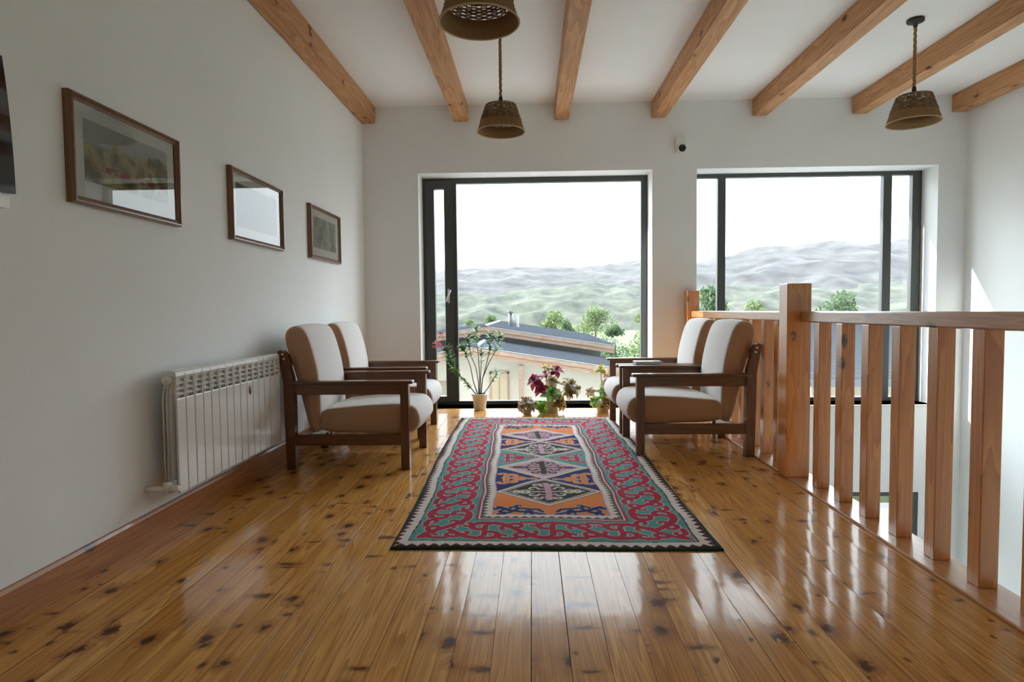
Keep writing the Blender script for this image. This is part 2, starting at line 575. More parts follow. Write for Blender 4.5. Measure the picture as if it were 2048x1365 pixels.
w = tag(bpy.data.objects.new('window_2', None), 'wide three-pane window over the stairwell', 'window', kind='structure')
COL.objects.link(w)
mb = MB()
frame_bar(mb, 1.741, 1.80, 0.02, 2.523)
frame_bar(mb, 4.121, 4.219, 0.02, 2.523)
frame_bar(mb, 1.79, 4.13, 2.476, 2.523)
frame_bar(mb, 1.79, 4.13, 0.02, 0.065)
frame_bar(mb, 2.038, 2.124, 0.06, 2.48)
frame_bar(mb, 3.813, 3.903, 0.06, 2.48)
mb.build('window_frame', M_ALU, w)
pane('window_glass', 1.79, 2.045, 0.06, 2.48, YG + 0.035, w)
pane('window_glass', 2.118, 3.82, 0.06, 2.48, YG + 0.035, w)
pane('window_glass', 3.897, 4.13, 0.06, 2.48, YG + 0.035, w)
MB().bbox(1.741, 4.219, YB - 0.02, YG + 0.02, 0.0, 0.02, 0.005).build('window_sill', M_WHITE, w)

w = tag(bpy.data.objects.new('window_3', None), 'lower storey window seen between the balusters', 'window', kind='structure')
COL.objects.link(w)
mb = MB()
frame_bar(mb, 2.60, 2.66, -2.30, -0.917, YB + 0.01); frame_bar(mb, 4.03, 4.085, -2.30, -0.917, YB + 0.01)
frame_bar(mb, 2.65, 4.04, -0.965, -0.917, YB + 0.01); frame_bar(mb, 2.65, 4.04, -2.30, -2.25, YB + 0.01); frame_bar(mb, 3.30, 3.36, -2.26, -0.96, YB + 0.01)
mb.build('window_frame', M_ALU, w)
pane('window_glass', 2.65, 4.04, -2.26, -0.96, YB + 0.045, w)

# daylight portals in the openings
def portal(name, loc, rot, sx, sz):
    d = bpy.data.lights.new(name, 'AREA')
    d.shape = 'RECTANGLE'; d.size = sx; d.size_y = sz
    d.cycles.is_portal = True
    o = bpy.data.objects.new(name, d)
    o.location = loc; o.rotation_euler = rot
    COL.objects.link(o)


for nm, (a, b, c, d) in (('daylight_portal', W1), ('daylight_portal', W2), ('daylight_portal', W3)):
    portal(nm, ((a + b) / 2, YB + WALL_T + 0.02, (c + d) / 2), (-PI / 2, 0, 0), b - a, d - c)
for a, b, c, d in RR:
    portal('daylight_portal', ((a + b) / 2, YR - 0.31, (c + d) / 2), (PI / 2, 0, 0), b - a, d - c)
for a, b, c, d in RW:
    portal('daylight_portal', (XR + 0.31, (a + b) / 2, (c + d) / 2), (PI / 2, 0, PI / 2), b - a, d - c)

# ------------------------------------------------------------------ ceiling beams
names = ['against the left wall', 'left of the near pendant lamp', 'above the tall window', 'left of the security camera', 'above the wide window',
         'behind the right pendant lamp', 'close to the right wall']
for k, bx in enumerate((XL + 0.002, -0.806, 0.254, 1.266, 2.305, 3.324, 4.335)):
    bw_ = 0.150 if k else 0.148
    mb = MB()
    bm = bmesh.new()
    bmesh.ops.create_cube(bm, size=1)
    ya, yb = YR + 0.02, YB - 0.001
    for q in bm.verts:
        y = ya if q.co.y < 0 else yb
        q.co = Vector((bx + (0 if q.co.x < 0 else bw_), y, ceil_z(y) - (0.174 if q.co.z < 0 else 0.0)))
    bmesh.ops.bevel(bm, geom=bm.edges[:], offset=0.007, segments=2, affect='EDGES')
    mb.bm(bm, 0, False)
    o = mb.build('ceiling_beam', M_BEAM, label='knotty pine ceiling beam ' + names[k], cat='beam', group='ceiling beams', kind='structure')

# ------------------------------------------------------------------ framed pictures on the left wall
def print_mat(name, seed, kind):
    t = NT(name)
    v, (X, Y, Z) = t.coords()
    mp = t.node('Mapping'); t.l.new(v, mp.inputs[0]); mp.inputs['Location'].default_value = (seed, seed * 2, seed * 3)
    vv = mp.outputs[0]
    n1, n2, n3 = t.noise(vv, 9, 4, 0.6), t.noise(vv, 30, 3), t.noise(vv, 4, 2)
    if kind == 0:
        sky = t.mix(n3, (0.46, 0.47, 0.46), (0.66, 0.66, 0.62))
        land = t.ramp(n1, [(0.35, (0.17, 0.17, 0.075)), (0.47, (0.44, 0.36, 0.18)), (0.55, (0.55, 0.49, 0.30)), (0.65, (0.20, 0.23, 0.10))])
        hz = t.math('ADD', Z, t.math('MULTIPLY', t.math('SUBTRACT', n1, 0.5), 0.16))
        c = t.mix(t.ramp(hz, [(0.045, 1.0), (0.065, 0.0)]), sky, land)
        strip = t.math('MULTIPLY', t.math('LESS_THAN', t.math('ABSOLUTE', t.math('ADD', Z, 0.055)), 0.012), t.ramp(n2, [(0.42, 0.0), (0.5, 1.0)]))
        c = t.mix(strip, c, (0.40, 0.07, 0.08))
    elif kind == 1:
        c = t.mix(n1, (0.45, 0.5, 0.52), (0.75, 0.76, 0.74))
        c = t.mix(t.ramp(Z, [(0.46, 1.0), (0.5, 0.0)]), c, t.mix(n2, (0.12, 0.17, 0.08), (0.32, 0.33, 0.18)))
    else:
        c = t.ramp(n1, [(0.36, (0.24, 0.30, 0.23)), (0.5, (0.44, 0.48, 0.40)), (0.62, (0.58, 0.60, 0.52))])
        vo = t.node('TexVoronoi'); t.l.new(vv, vo.inputs['Vector']); vo.inputs['Scale'].default_value = 26
        fl = t.math('MULTIPLY', t.ramp(vo.outputs['Distance'], [(0.28, 1.0), (0.38, 0.0)]), t.ramp(n3, [(0.50, 0.0), (0.56, 1.0)]))
        c = t.mix(fl, c, (0.48, 0.16, 0.16))
    t.l.new(c, t.p.inputs['Base Color'])
    t.p.inputs['Roughness'].default_value = 0.8
    return t.mat


M_MAT = plain('picture_mount', (0.86, 0.85, 0.80), 0.85)


def picture(yc, zc, wdt, hgt, mount, m_print, label):
    r = thing('framed_picture', (XL, yc, zc - hgt / 2), label, 'picture', 'framed pictures on the left wall')
    h2, w2, fw, dp = hgt, wdt / 2, 0.030, 0.036
    mb = MB()
    prof = [(0.0, 0.0), (dp * 0.7, 0.0), (dp, 0.006), (dp, 0.012), (dp * 0.72, 0.017), (dp * 0.8, 0.022), (dp * 0.62, fw), (0.0, fw)]  # depth, inset
    ring = [(-w2, 0, 1, 1), (w2, 0, -1, 1), (w2, h2, -1, -1), (-w2, h2, 1, -1)]
    v, f = [], []
    for (yy, zz, sy, sz) in ring:
        for d, ins in prof:
            v.append((d, yy + sy * ins, zz + sz * ins))
    n = len(prof)
    for k in range(4):
        for i in range(n):
            a, b = k * n + i, k * n + (i + 1) % n
            c, d = ((k + 1) % 4) * n + (i + 1) % n, ((k + 1) % 4) * n + i
            f.append((a, b, c, d))
    mb.add(v, f)
    mb.build('picture_frame', M_FRAMEW, r)
    i0 = fw - 0.002
    m = MB().box(0.002, 0.014, -w2 + i0, w2 - i0, i0, h2 - i0).build('picture_mount', M_MAT, r)
    my, mz0, mz1 = mount
    pw, pz0, pz1 = w2 - my, mz0, h2 - mz1
    mb = MB().box(-0.0006, 0.0006, -pw, pw, -(pz1 - pz0) / 2, (pz1 - pz0) / 2)
    mb.build('print', m_print, r, loc=(0.0150, 0, (pz0 + pz1) / 2))
    MB().add([(0.020, -w2 + i0, i0), (0.020, w2 - i0, i0), (0.020, w2 - i0, h2 - i0), (0.020, -w2 + i0, h2 - i0)], [(0, 1, 2, 3)]).build('picture_glass', M_PGLASS, r)
    return r


picture(2.752, 1.704, 0.745, 0.432, (0.088, 0.100, 0.085), print_mat('print_landscape', 1.3, 0), 'framed hillside watercolour nearest the black wall unit')
picture(4.05, 1.708, 0.765, 0.436, (0.085, 0.09, 0.085), print_mat('print_pale', 5.1, 1), 'middle framed picture, its glass mirroring the window')
picture(5.372, 1.712, 0.775, 0.436, (0.10, 0.095, 0.085), print_mat('print_flowers', 9.7, 2), 'framed picture with reddish flowers nearest the far corner')

# ------------------------------------------------------------------ wall unit at the left frame edge
r = thing('wall_heater', (XL, 1.45, 1.385), 'glossy black-fronted wall unit with white casing high on the left wall', 'wall unit')
def unit_prof(x0, x1, zb, zt, n=14):
    pts = [(x0, zb), ]
    for i in range(n + 1):
        t_ = i / n
        pts.append((x1 - 0.022 * (t_ ** 2.2), zb + (zt - zb) * t_))
    pts.append((x0, zt))
    return pts
MB().prism(unit_prof(0, 0.165, 0.0, 0.455), 'y', -0.47, 0.47).build('casing', M_WHITE, r)
mb = MB()
n = 16
v, f = [], []
for i in range(n + 1):
    t_ = i / n
    z = 0.045 + (0.47 - 0.045) * t_
    tt = z / 0.455
    x = 0.168 - 0.022 * (max(0, tt) ** 2.2)
    for y in (-0.475, 0.475):
        v += [(x, y, z), (x + 0.014, y, z)]
for i in range(n):
    a, b = i * 4, (i + 1) * 4
    f += [(a + 1, a + 3, b + 3, b + 1), (a, b, b + 2, a + 2), (a, a + 1, b + 1, b), (a + 2, b + 2, b + 3, a + 3)]
f += [(0, 2, 3, 1), (n * 4, n * 4 + 1, n * 4 + 3, n * 4 + 2)]
mb.add(v, f, 0, False)
mb.build('front_panel', M_GLOSSB, r)

# ------------------------------------------------------------------ security camera on the back wall
r = thing('security_camera', (1.555, YB, 2.72), 'small white security camera with black lens between the windows', 'security camera')
MB().bbox(-0.045, 0.055, -0.028, 0.0, -0.045, 0.125, 0.008).build('wall_bracket', M_WHITE, r)
MB().tube([(0.0, -0.02, 0.03), (0.0, -0.05, 0.0)], 0.014, 10).build('arm', M_WHITE, r)
Mh = Matrix.Translation((0.006, -0.075, -0.008)) @ Matrix.Rotation(0.12, 4, 'X') @ Matrix.Rotation(PI / 2, 4, 'X')
hd = MB().lathe([(0.002, -0.045), (0.038, -0.043), (0.046, -0.030), (0.047, 0.03), (0.044, 0.038), (0.038, 0.040), (0.037, 0.034)], 28, 0, M=Mh).build('camera_head', M_WHITE, r)
MB().lathe([(0.0005, 0.0425), (0.014, 0.0415), (0.030, 0.0385), (0.0365, 0.034), (0.0365, 0.028)], 28, 0, M=Mh).build('lens', M_GLOSSB, hd)

# ------------------------------------------------------------------ radiator
r = thing('radiator', (XL + 0.001, 2.852, 0.205), 'white sectional radiator low on the left wall beside the armchair', 'radiator')
sec = MB()
SW = 0.08
FX = 0.128           # front plane distance from wall
BX = 0.052
sec.bbox(FX - 0.010, FX, 0.003, SW - 0.003, 0.0, 0.448, 0.003)                                # flat front plate
sec.bbox(FX - 0.012, FX, 0.0025, 0.0085, 0.44, 0.562, 0.002)                                  # grille uprights
sec.bbox(FX - 0.012, FX, SW - 0.0085, SW - 0.0025, 0.44, 0.562, 0.002)
for i in range(4):                                                                             # louvres, tilted
    z = 0.462 + i * 0.026
    sec.prism([(FX - 0.004, z), (FX, z + 0.004), (FX - 0.022, z + 0.020), (FX - 0.025, z + 0.016)], 'y', 0.005, SW - 0.005)
sec.prism([(FX - 0.0, 0.553), (FX - 0.003, 0.571), (FX - 0.016, 0.579), (BX + 0.012, 0.579), (BX + 0.004, 0.572), (BX + 0.004, 0.560), (FX - 0.02, 0.553)], 'y', 0.0015, SW - 0.0015)
sec.bbox(FX - 0.050, FX - 0.030, 0.024, SW - 0.024, 0.02, 0.56, 0.006)                         # water tube
for x_ in (0.060, 0.078, 0.096):                                                              # fins, bent over at the top
    sec.tube([(x_, 0.004, 0.03), (x_, 0.004, 0.45), (x_ + 0.008, 0.004, 0.50), (x_ + 0.022, 0.004, 0.535), (x_ + 0.034, 0.004, 0.545)], 0.0042, 6)
sec.box(0.056, FX - 0.012, 0.036, 0.044, 0.02, 0.555)
sec.bbox(FX - 0.06, FX - 0.014, 0.0, SW, 0.030, 0.066, 0.006)
sec.bbox(FX - 0.06, FX - 0.014, 0.0, SW, 0.520, 0.552, 0.006)
s0 = None
for i in range(15):
    if s0 is None:
        s0 = sec.build('radiator_section', M_RADW, r, loc=(0, 0, 0))
    else:
        c = s0.copy(); COL.objects.link(c); c.parent = r; c.location = (0, i * SW, 0)
Mx = Matrix.Translation((FX - 0.037, 0.0, 0.536)) @ Matrix.Rotation(PI / 2, 4, 'X')
MB().lathe([(0.001, 0.024), (0.017, 0.024), (0.021, 0.018), (0.021, 0.0)], 20, 0, M=Mx).lathe([(0.008, 0.030), (0.009, 0.020)], 6, 0, cap=True, M=Mx).build('end_cap', M_WHITE, r)
mb = MB()
mb.tube([(FX - 0.037, 0.0, 0.048), (FX - 0.037, -0.045, 0.048)], 0.014, 12)
mb.tube([(FX - 0.037, -0.040, 0.065), (FX - 0.037, -0.040, 0.015)], 0.016, 12)
mb.tube([(FX - 0.020, -0.040, 0.036), (FX + 0.020, -0.040, 0.036)], [0.017, 0.014], 12)
mb.tube([(FX - 0.037, -0.040, 0.036), (0.04, -0.052, 0.036), (0.0, -0.054, 0.036)], 0.013, 12)
mb.build('valve', M_WHITE, r)
mb = MB().lathe([(0.0005, 0.0012), (0.016, 0.0012), (0.0165, 0.0)], 24, 0, M=Matrix.Translation((FX, 9.5 * SW, 0.395)) @ Matrix.Rotation(PI / 2, 4, 'Y') @ Matrix.Diagonal((1.7, 1, 1, 1)))
mb.lathe([(0.0005, 0.0016), (0.006, 0.0016), (0.0062, 0.0)], 16, 1, M=Matrix.Translation((FX, 9.5 * SW, 0.388)) @ Matrix.Rotation(PI / 2, 4, 'Y') @ Matrix.Diagonal((1.7, 1, 1, 1)))
mb.build('sticker', [plain('sticker_red', (0.22, 0.045, 0.02), 0.5), plain('sticker_dark', (0.03, 0.02, 0.015), 0.5)], r)

# ------------------------------------------------------------------ armchairs
def smooth_poly(pts, it=2):
    for _ in range(it):
        q = []
        for i in range(len(pts)):
            a, b = pts[i], pts[(i + 1) % len(pts)]
            q += [(a[0] * .75 + b[0] * .25, a[1] * .75 + b[1] * .25), (a[0] * .25 + b[0] * .75, a[1] * .25 + b[1] * .75)]
        pts = q
    return pts


def cushion(poly, y0, y1, rad, crown=0.008):
    """profile in x,z extruded along y with rounded edges and softly domed side panels; mat 0 wrap, mat 1 side panels"""
    n = len(poly)
    cx, cz = sum(p[0] for p in poly) / n, sum(p[1] for p in poly) / n
    nr = []
    for i in range(n):
        a, b = poly[i - 1], poly[(i + 1) % n]
        dx, dz = b[0] - a[0], b[1] - a[1]
        l = math.hypot(dx, dz)
        nr.append((dz / l, -dx / l))
    area = sum(poly[i][0] * poly[(i + 1) % n][1] - poly[(i + 1) % n][0] * poly[i][1] for i in range(n))
    sg = 1 if area > 0 else -1
    rows = []
    K = 5
    for k in range(K + 1):
        a = PI / 2 * k / K
        rows.append((y0 + rad * (1 - math.sin(a)), rad * (1 - math.cos(a)) if False else rad * (1 - math.sin(PI / 2 - a + 0) ) if False else rad * (1 - math.cos(PI / 2 - a))))
    # rows from the side face (inset = rad, y = y0) to the wrap (inset 0, y = y0 + rad)
    rows = [(y0 + rad * (1 - math.cos(PI / 2 * k / K)), rad * (1 - math.sin(PI / 2 * k / K))) for k in range(K + 1)]
    mid = [(y0 + rad + (y1 - y0 - 2 * rad) * t_, -crown * math.sin(PI * t_)) for t_ in (0.25, 0.5, 0.75)]
    rows2 = [(y1 - (y - y0), ins) for y, ins in rows[::-1]]
    allr = rows + mid + rows2
    v, f, mi = [], [], []
    for y, ins in allr:
        for i in range(n):
            v.append((poly[i][0] - sg * nr[i][0] * ins, y, poly[i][1] - sg * nr[i][1] * ins))
    R = len(allr)
    for k in range(R - 1):
        for i in range(n):
            f.append((k * n + i, k * n + (i + 1) % n, (k + 1) * n + (i + 1) % n, (k + 1) * n + i))
            side = (k < 3) or (k >= R - 4)
            mi.append(1 if side else 0)
    for base, yy, dy in ((0, y0, -0.010), ((R - 1) * n, y1, 0.010)):
        loops = [[base + i for i in range(n)]]
        for s_, d_ in ((0.66, 0.7), (0.33, 0.95)):
            st = len(v)
            for i in range(n):
                p = v[base + i]
                v.append((cx + (p[0] - cx) * s_, yy + dy * d_, cz + (p[2] - cz) * s_))
            loops.append([st + i for i in range(n)])
        v.append((cx, yy + dy, cz))
        for a, b in zip(loops[:-1], loops[1:]):
            for i in range(n):
                f.append((a[i], a[(i + 1) % n], b[(i + 1) % n], b[i])); mi.append(1)
        for i in range(n):
            f.append((loops[-1][i], loops[-1][(i + 1) % n], len(v) - 1)); mi.append(1)
    mb = MB()
    mb.v, mb.f, mb.m, mb.s = v, f, mi, [True] * len(f)
    me = bmesh.new()
    return mb


def fix_normals(o):
    b = bmesh.new()
    b.from_mesh(o.data)
    bmesh.ops.recalc_face_normals(b, faces=b.faces[:])
    b.to_mesh(o.data)
    b.free()


CH = 0.4125          # half depth of the frame


def make_armchair():
    r = thing('armchair', (0, 0, 0), '', 'armchair', 'armchairs facing each other across the rug')
    X = lambda a: a - CH
    for sy in (-0.335, 0.335):
        MB().bbox(X(0.768), X(0.825), sy - 0.0285, sy + 0.0285, 0.0, 0.575, 0.004).build('leg', M_CHAIRZ, r)
        poly = [(X(0.0), 0.0), (X(0.060), 0.0), (X(0.060), 0.50), (X(0.052), 0.62), (X(0.004), 0.79), (X(-0.022), 0.808), (X(-0.046), 0.795), (X(-0.012), 0.60)]
        MB().prism(poly, 'y', sy - 0.0285, sy + 0.0285).build('leg', M_CHAIRZ, r)
        a = MB()
        a.bbox(X(0.02), X(0.855), sy - 0.040, sy + 0.040, 0.574, 0.596, 0.008)
        arm = a.build('armrest', M_CHAIRX, r)
        MB().bbox(X(0.055), X(0.772), sy - 0.014, sy + 0.014, 0.503, 0.576, 0.003).build('arm_apron', M_CHAIRX, arm)
        MB().bbox(X(0.055), X(0.772), sy - 0.016, sy + 0.016, 0.162, 0.236, 0.003).build('seat_rail', M_CHAIRX, r)
        bm_ = MB()
        for zz, xx in ((0.745, -0.022), (0.775, -0.030)):
            bm_.tube([(X(xx) + 0.02, sy - 0.034, zz), (X(xx) + 0.02, sy + 0.034, zz)], 0.007, 10)
        bm_.build('bolt', M_STEEL, r)
    MB().bbox(X(0.70), X(0.728), -0.32, 0.32, 0.165, 0.225, 0.003).build('front_rail', M_CHAIRY, r)
    MB().bbox(X(0.10), X(0.128), -0.32, 0.32, 0.165, 0.225, 0.003).build('rear_rail', M_CHAIRY, r)
    MB().bbox(X(-0.030), X(-0.006), -0.31, 0.31, 0.69, 0.775, 0.003).build('back_rail', M_CHAIRY, r)
    # seat cushion: flat base, crowned top, rolled front edge overhanging the front legs
    seat = [(0.205, 0.237), (0.50, 0.233), (0.735, 0.215), (0.835, 0.232), (0.886, 0.285), (0.888, 0.345), (0.860, 0.408), (0.79, 0.436), (0.55, 0.428), (0.35, 0.410), (0.215, 0.398), (0.195, 0.32)]
    seat = smooth_poly([(X(a), z) for a, z in seat], 2)
    o = cushion(seat, -0.300, 0.300, 0.035).build('seat_cushion', [M_PALE, M_BROWN], r)
    fix_normals(o)
    back = [(0.135, 0.238), (0.205, 0.236), (0.216, 0.40), (0.205, 0.62), (0.172, 0.78), (0.130, 0.915), (0.085, 0.965), (0.015, 0.962), (-0.028, 0.915), (-0.022, 0.83), (0.030, 0.68), (0.085, 0.45)]
    back = smooth_poly([(X(a), z) for a, z in back], 2)
    o = cushion(back, -0.298, 0.298, 0.035).build('back_cushion', [M_PALE, M_BROWN], r)
    fix_normals(o)
    return r


ac = make_armchair()
spots = [(-1.2325, 4.445, 0, 'left armchair nearest the radiator, pale cushions with brown sides'),
         (-1.305, 5.43, 0, 'left armchair by the far corner, mostly hidden behind another armchair'),
         (1.148, 4.780, PI, 'right armchair closest to the tall newel post, pale cushions with brown sides'),
         (1.142, 5.585, PI, 'right armchair nearest the window and the coleus plants')]
for k, (x, y, rz, lab) in enumerate(spots):
    o = ac if k == 0 else copy_tree(ac)
    o.location = (x, y, 0)
    o.rotation_euler = (0, 0, rz)
    o['label'] = lab

# book on the armrest
r = thing('book', (0.965, 5.243, 0.5965), 'thin closed book lying on the right chair armrest', 'book', rz=0.03)
MB().bbox(-0.108, 0.108, -0.045, 0.075, 0.003, 0.019, 0.001).build('pages', plain('paper', (0.72, 0.71, 0.66), 0.8), r)
mb = MB().box(-0.112, 0.112, -0.048, 0.078, 0.0, 0.003).box(-0.112, 0.112, -0.048, 0.078, 0.019, 0.022).box(-0.112, 0.112, 0.075, 0.079, 0.0, 0.022)
mb.build('cover', plain('book_cover', (0.42, 0.50, 0.47), 0.35), r)

# ------------------------------------------------------------------ rug: felt pattern rasterised into a colour attribute
def rug_pattern(st=0.004):
    Wd, Ln = 1.468, 3.365
    nx, ny = int(Wd / st) + 1, int(Ln / st) + 1
    U, V = np.meshgrid(np.linspace(0, Wd, nx), np.linspace(0, Ln, ny))
    RED, TEAL, WHT, MAR = (0.36, 0.020, 0.050), (0.075, 0.255, 0.235), (0.60, 0.53, 0.48), (0.080, 0.028, 0.030)
    NAVY, ORG, PINK, BLK, GRN = (0.014, 0.022, 0.105), (0.62, 0.19, 0.045), (0.45, 0.27, 0.32), (0.035, 0.024, 0.020), (0.014, 0.045, 0.030)
    CORD = (0.42, 0.40, 0.36)
    img = np.empty((ny, nx, 3))
    rng = np.random.default_rng(3)
    Uw = U + 0.006 * np.sin(V * 5.1 + 1.0) + 0.004 * np.sin(V * 13.0)
    Vw = V + 0.006 * np.sin(U * 6.3 + 0.4)
    e = np.minimum(np.minimum(Uw, Wd - Uw), np.minimum(Vw, Ln - Vw))
    nearv = np.minimum(Vw, Ln - Vw) < np.minimum(Uw, Wd - Uw)
    s = np.where(nearv, Uw, Vw)
    img[:] = TEAL

    def put(mask, c):
        img[mask] = c

    def dist_field(lines, clip):
        """distance minus half width, minimum over strokes (points, width), only evaluated near each stroke"""
        D = np.full((ny, nx), 9.0)
        for pts, w in lines:
            pts = np.array(pts, float)
            m = w + 0.02
            i0, i1 = max(0, int((pts[:, 0].min() - m) / st)), min(nx, int((pts[:, 0].max() + m) / st) + 2)
            j0, j1 = max(0, int((pts[:, 1].min() - m) / st)), min(ny, int((pts[:, 1].max() + m) / st) + 2)
            if i0 >= i1 or j0 >= j1:
                continue
            n_ = len(pts) - 1
            for k, (a, b) in enumerate(zip(pts[:-1], pts[1:])):
                p0, p1 = max(0, int((min(a[0], b[0]) - m) / st)), min(nx, int((max(a[0], b[0]) + m) / st) + 2)
                q0, q1 = max(0, int((min(a[1], b[1]) - m) / st)), min(ny, int((max(a[1], b[1]) + m) / st) + 2)
                if p0 >= p1 or q0 >= q1:
                    continue
                uu, vv = U[q0:q1, p0:p1], V[q0:q1, p0:p1]
                ab = b - a
                t_ = np.clip(((uu - a[0]) * ab[0] + (vv - a[1]) * ab[1]) / (ab @ ab + 1e-12), 0, 1)
                ww = w * (1.0 - 0.35 * (k / max(1, n_)))
                D[q0:q1, p0:p1] = np.minimum(D[q0:q1, p0:p1], np.hypot(uu - a[0] - t_ * ab[0], vv - a[1] - t_ * ab[1]) - ww)
        D[~clip] = 9.0
        return D

    def curl(o, ang, r, sgn, turns=0.75, lead=0.0):
        """short lead then a spiral of radius r winding inward"""
        p = np.array(o, float)
        out = [p.copy()]
        if lead:
            p = p + np.array([math.cos(ang), math.sin(ang)]) * lead
            out.append(p.copy())
        n_ = 14
        for k in range(n_):
            rr = r * (1 - 0.62 * k / n_)
            da = 2 * math.pi * turns / n_
            ang2 = ang + sgn * da
            p = p + np.array([math.cos((ang + ang2) / 2), math.sin((ang + ang2) / 2)]) * rr * da
            ang = ang2
            out.append(p.copy())
        return out
    # edging, teeth border
    tri = np.abs(((s / 0.050) % 1.0) - 0.5) * 2
    put(e < 0.076, WHT)
    put(e < 0.020 + 0.028 * tri, MAR)
    put(e < 0.014, GRN)
    put((e > 0.074) & (e < 0.081), MAR)
    # scroll border, one run per side
    b0, b1 = 0.081, 0.352
    bw = b1 - b0
    band = (e > b0 + 0.003) & (e < b1 + 0.02)
    diag = [(~nearv) & (U < Wd / 2), (~nearv) & (U > Wd / 2), nearv & (V < Ln / 2), nearv & (V > Ln / 2)]
    maps = [(lambda a, c: (b0 + c, a), Ln), (lambda a, c: (Wd - b0 - c, Ln - a), Ln),
            (lambda a, c: (Wd - a, b0 + c), Wd), (lambda a, c: (a, Ln - b0 - c), Wd)]
    for (fn, L), reg in zip(maps, diag):
        n_ = int(round((L - 2 * b0) / 0.35))
        per = (L - 2 * b0) / n_
        ln = []
        for k in range(-1, n_ + 1):
            a = b0 + per * (k + 0.5)
            q = per / 0.40
            # an S that crosses the band, a curl at each end, plus smaller branches
            S = [(a + q * (-0.16 + 0.32 * t_), bw * (0.5 + 0.36 * math.sin(math.pi * (t_ - 0.5)))) for t_ in np.linspace(0, 1, 18)]
            ln.append((S, 0.021)); ln.append((S[::-1], 0.021))
            ln.append((curl(S[-1], 0.0, 0.050, -1, 0.80, 0.05), 0.019))
            ln.append((curl(S[0], math.pi, 0.050, -1, 0.80, 0.05), 0.019))
            ln.append((curl(S[12], 2.3, 0.036, 1, 0.75, 0.02), 0.016))
            ln.append((curl(S[5], 2.3 + math.pi, 0.036, 1, 0.75, 0.02), 0.016))
            ln.append((curl((a - q * 0.02, bw * 0.88), math.pi, 0.030, 1, 0.7, 0.05), 0.015))
            ln.append((curl((a + q * 0.02, bw * 0.12), 0.0, 0.030, 1, 0.7, 0.05), 0.015))
            ln.append((curl((a + q * 0.03, bw * 0.62), 0.5, 0.026, -1, 0.6, 0.03), 0.014))
            ln.append((curl((a - q * 0.03, bw * 0.38), 0.5 + math.pi, 0.026, -1, 0.6, 0.03), 0.014))
            ln.append(([(a + q * 0.20, bw * 0.50), (a + q * 0.20, bw * 0.28), (a + q * 0.235, bw * 0.16)], 0.015))
            ln.append(([(a + q * 0.20, bw * 0.50), (a + q * 0.20, bw * 0.72), (a + q * 0.165, bw * 0.84)], 0.015))
        D = dist_field([([fn(*p) for p in pts], w) for pts, w in ln], band & reg)
        put(D < 0.0055, CORD)
        put(D < 0, RED)
    # inner bands
    fu0, fu1, fv0, fv1 = b1, Wd - b1, b1 + 0.01, Ln - b1 - 0.03
    ei = np.minimum(np.minimum(Uw - fu0, fu1 - Uw), np.minimum(Vw - fv0, fv1 - Vw))
    nv = np.minimum(Vw - fv0, fv1 - Vw) < np.minimum(Uw - fu0, fu1 - Uw)
    si = np.where(nv, Uw, Vw)
    tri = np.abs(((si / 0.046) % 1.0) - 0.5) * 2
    put(ei > 0, RED)
    put(ei > 0.012, WHT)
    put((ei > 0.020) & (ei < 0.030 + 0.026 * tri), (0.12, 0.075, 0.065))
    put(ei > 0.076, PINK)
    fld = ei > 0.083
    gu0, gu1, gv0 = fu0 + 0.083, fu1 - 0.083, fv0 + 0.083
    gv1 = fv1 - 0.083
    cu, hw = (gu0 + gu1) / 2, (gu1 - gu0) / 2
    pt = 0.545
    vb = (gv0 + gv1) / 2 - 2 * pt
    k = np.clip(np.floor((Vw - vb + pt / 2) / pt), 0, 4)
    cols = ((ORG, NAVY), (NAVY, ORG), (TEAL, RED), (NAVY, ORG), (ORG, NAVY))
    dd = np.full((ny, nx), 9.0)
    for q in range(4):
        dd = np.minimum(dd, np.abs(Uw - cu) / hw + np.abs(Vw - vb - (q + 0.5) * pt) / (pt / 2))
    for q, (c, oc) in enumerate(cols):
        reg = fld & (k == q)
        put(reg, c)
        ln = []
        cy = vb + q * pt
        for m_ in (1, -1):
            x0 = (gu0 if m_ == 1 else gu1)
            T = lambda p: (x0 + m_ * p[0], cy + p[1])
            L2 = []
            if q in (0, 4):
                f = -1 if q == 0 else 1
                T = lambda p, f=f: (x0 + m_ * p[0], cy + f * p[1])
                L2 = [([(0.03, 0.02), (0.10, 0.075), (0.20, 0.10), (0.27, 0.13)], 0.017), (curl((0.10, 0.075), 2.0, 0.034, 1, 0.7, 0.015), 0.014),
                      (curl((0.10, 0.075), -0.6, 0.030, -1, 0.7, 0.02), 0.013), (curl((0.20, 0.10), 1.2, 0.026, 1, 0.7, 0.01), 0.012),
                      ([(0.16, 0.04), (0.24, 0.055), (0.26, 0.09)], 0.013), (curl((0.16, 0.04), 3.6, 0.024, 1, 0.6, 0.03), 0.012), (curl((0.03, 0.03), 2.2, 0.022, 1, 0.6, 0.01), 0.014), ([(0.03, 0.13), (0.06, 0.10), (0.06, 0.14)], 0.013), (curl((0.20, 0.10), -1.0, 0.022, -1, 0.7), 0.012)]
            else:
                L2 = [([(0.045, 0), (0.20, 0.0)], 0.015), ([(0.06, -0.075), (0.06, 0.075)], 0.015)]
                for sg in (1, -1):
                    L2 += [(curl((0.06, sg * 0.07), sg * 1.57, 0.030, sg, 0.6, 0.02), 0.014), (curl((0.06, sg * 0.07), sg * 0.9, 0.030, -sg, 0.7, 0.02), 0.014),
                           (curl((0.11, 0), sg * 1.2, 0.030, -sg, 0.75, 0.02), 0.013), (curl((0.17, 0), sg * 1.9, 0.020, sg, 0.7, 0.012), 0.011)]
                L2.append(([(0.225, 0), (0.235, 0)], 0.018))
            ln += [([T(p) for p in pts], w) for pts, w in L2]
        D = dist_field(ln, reg & (dd > 1.06))
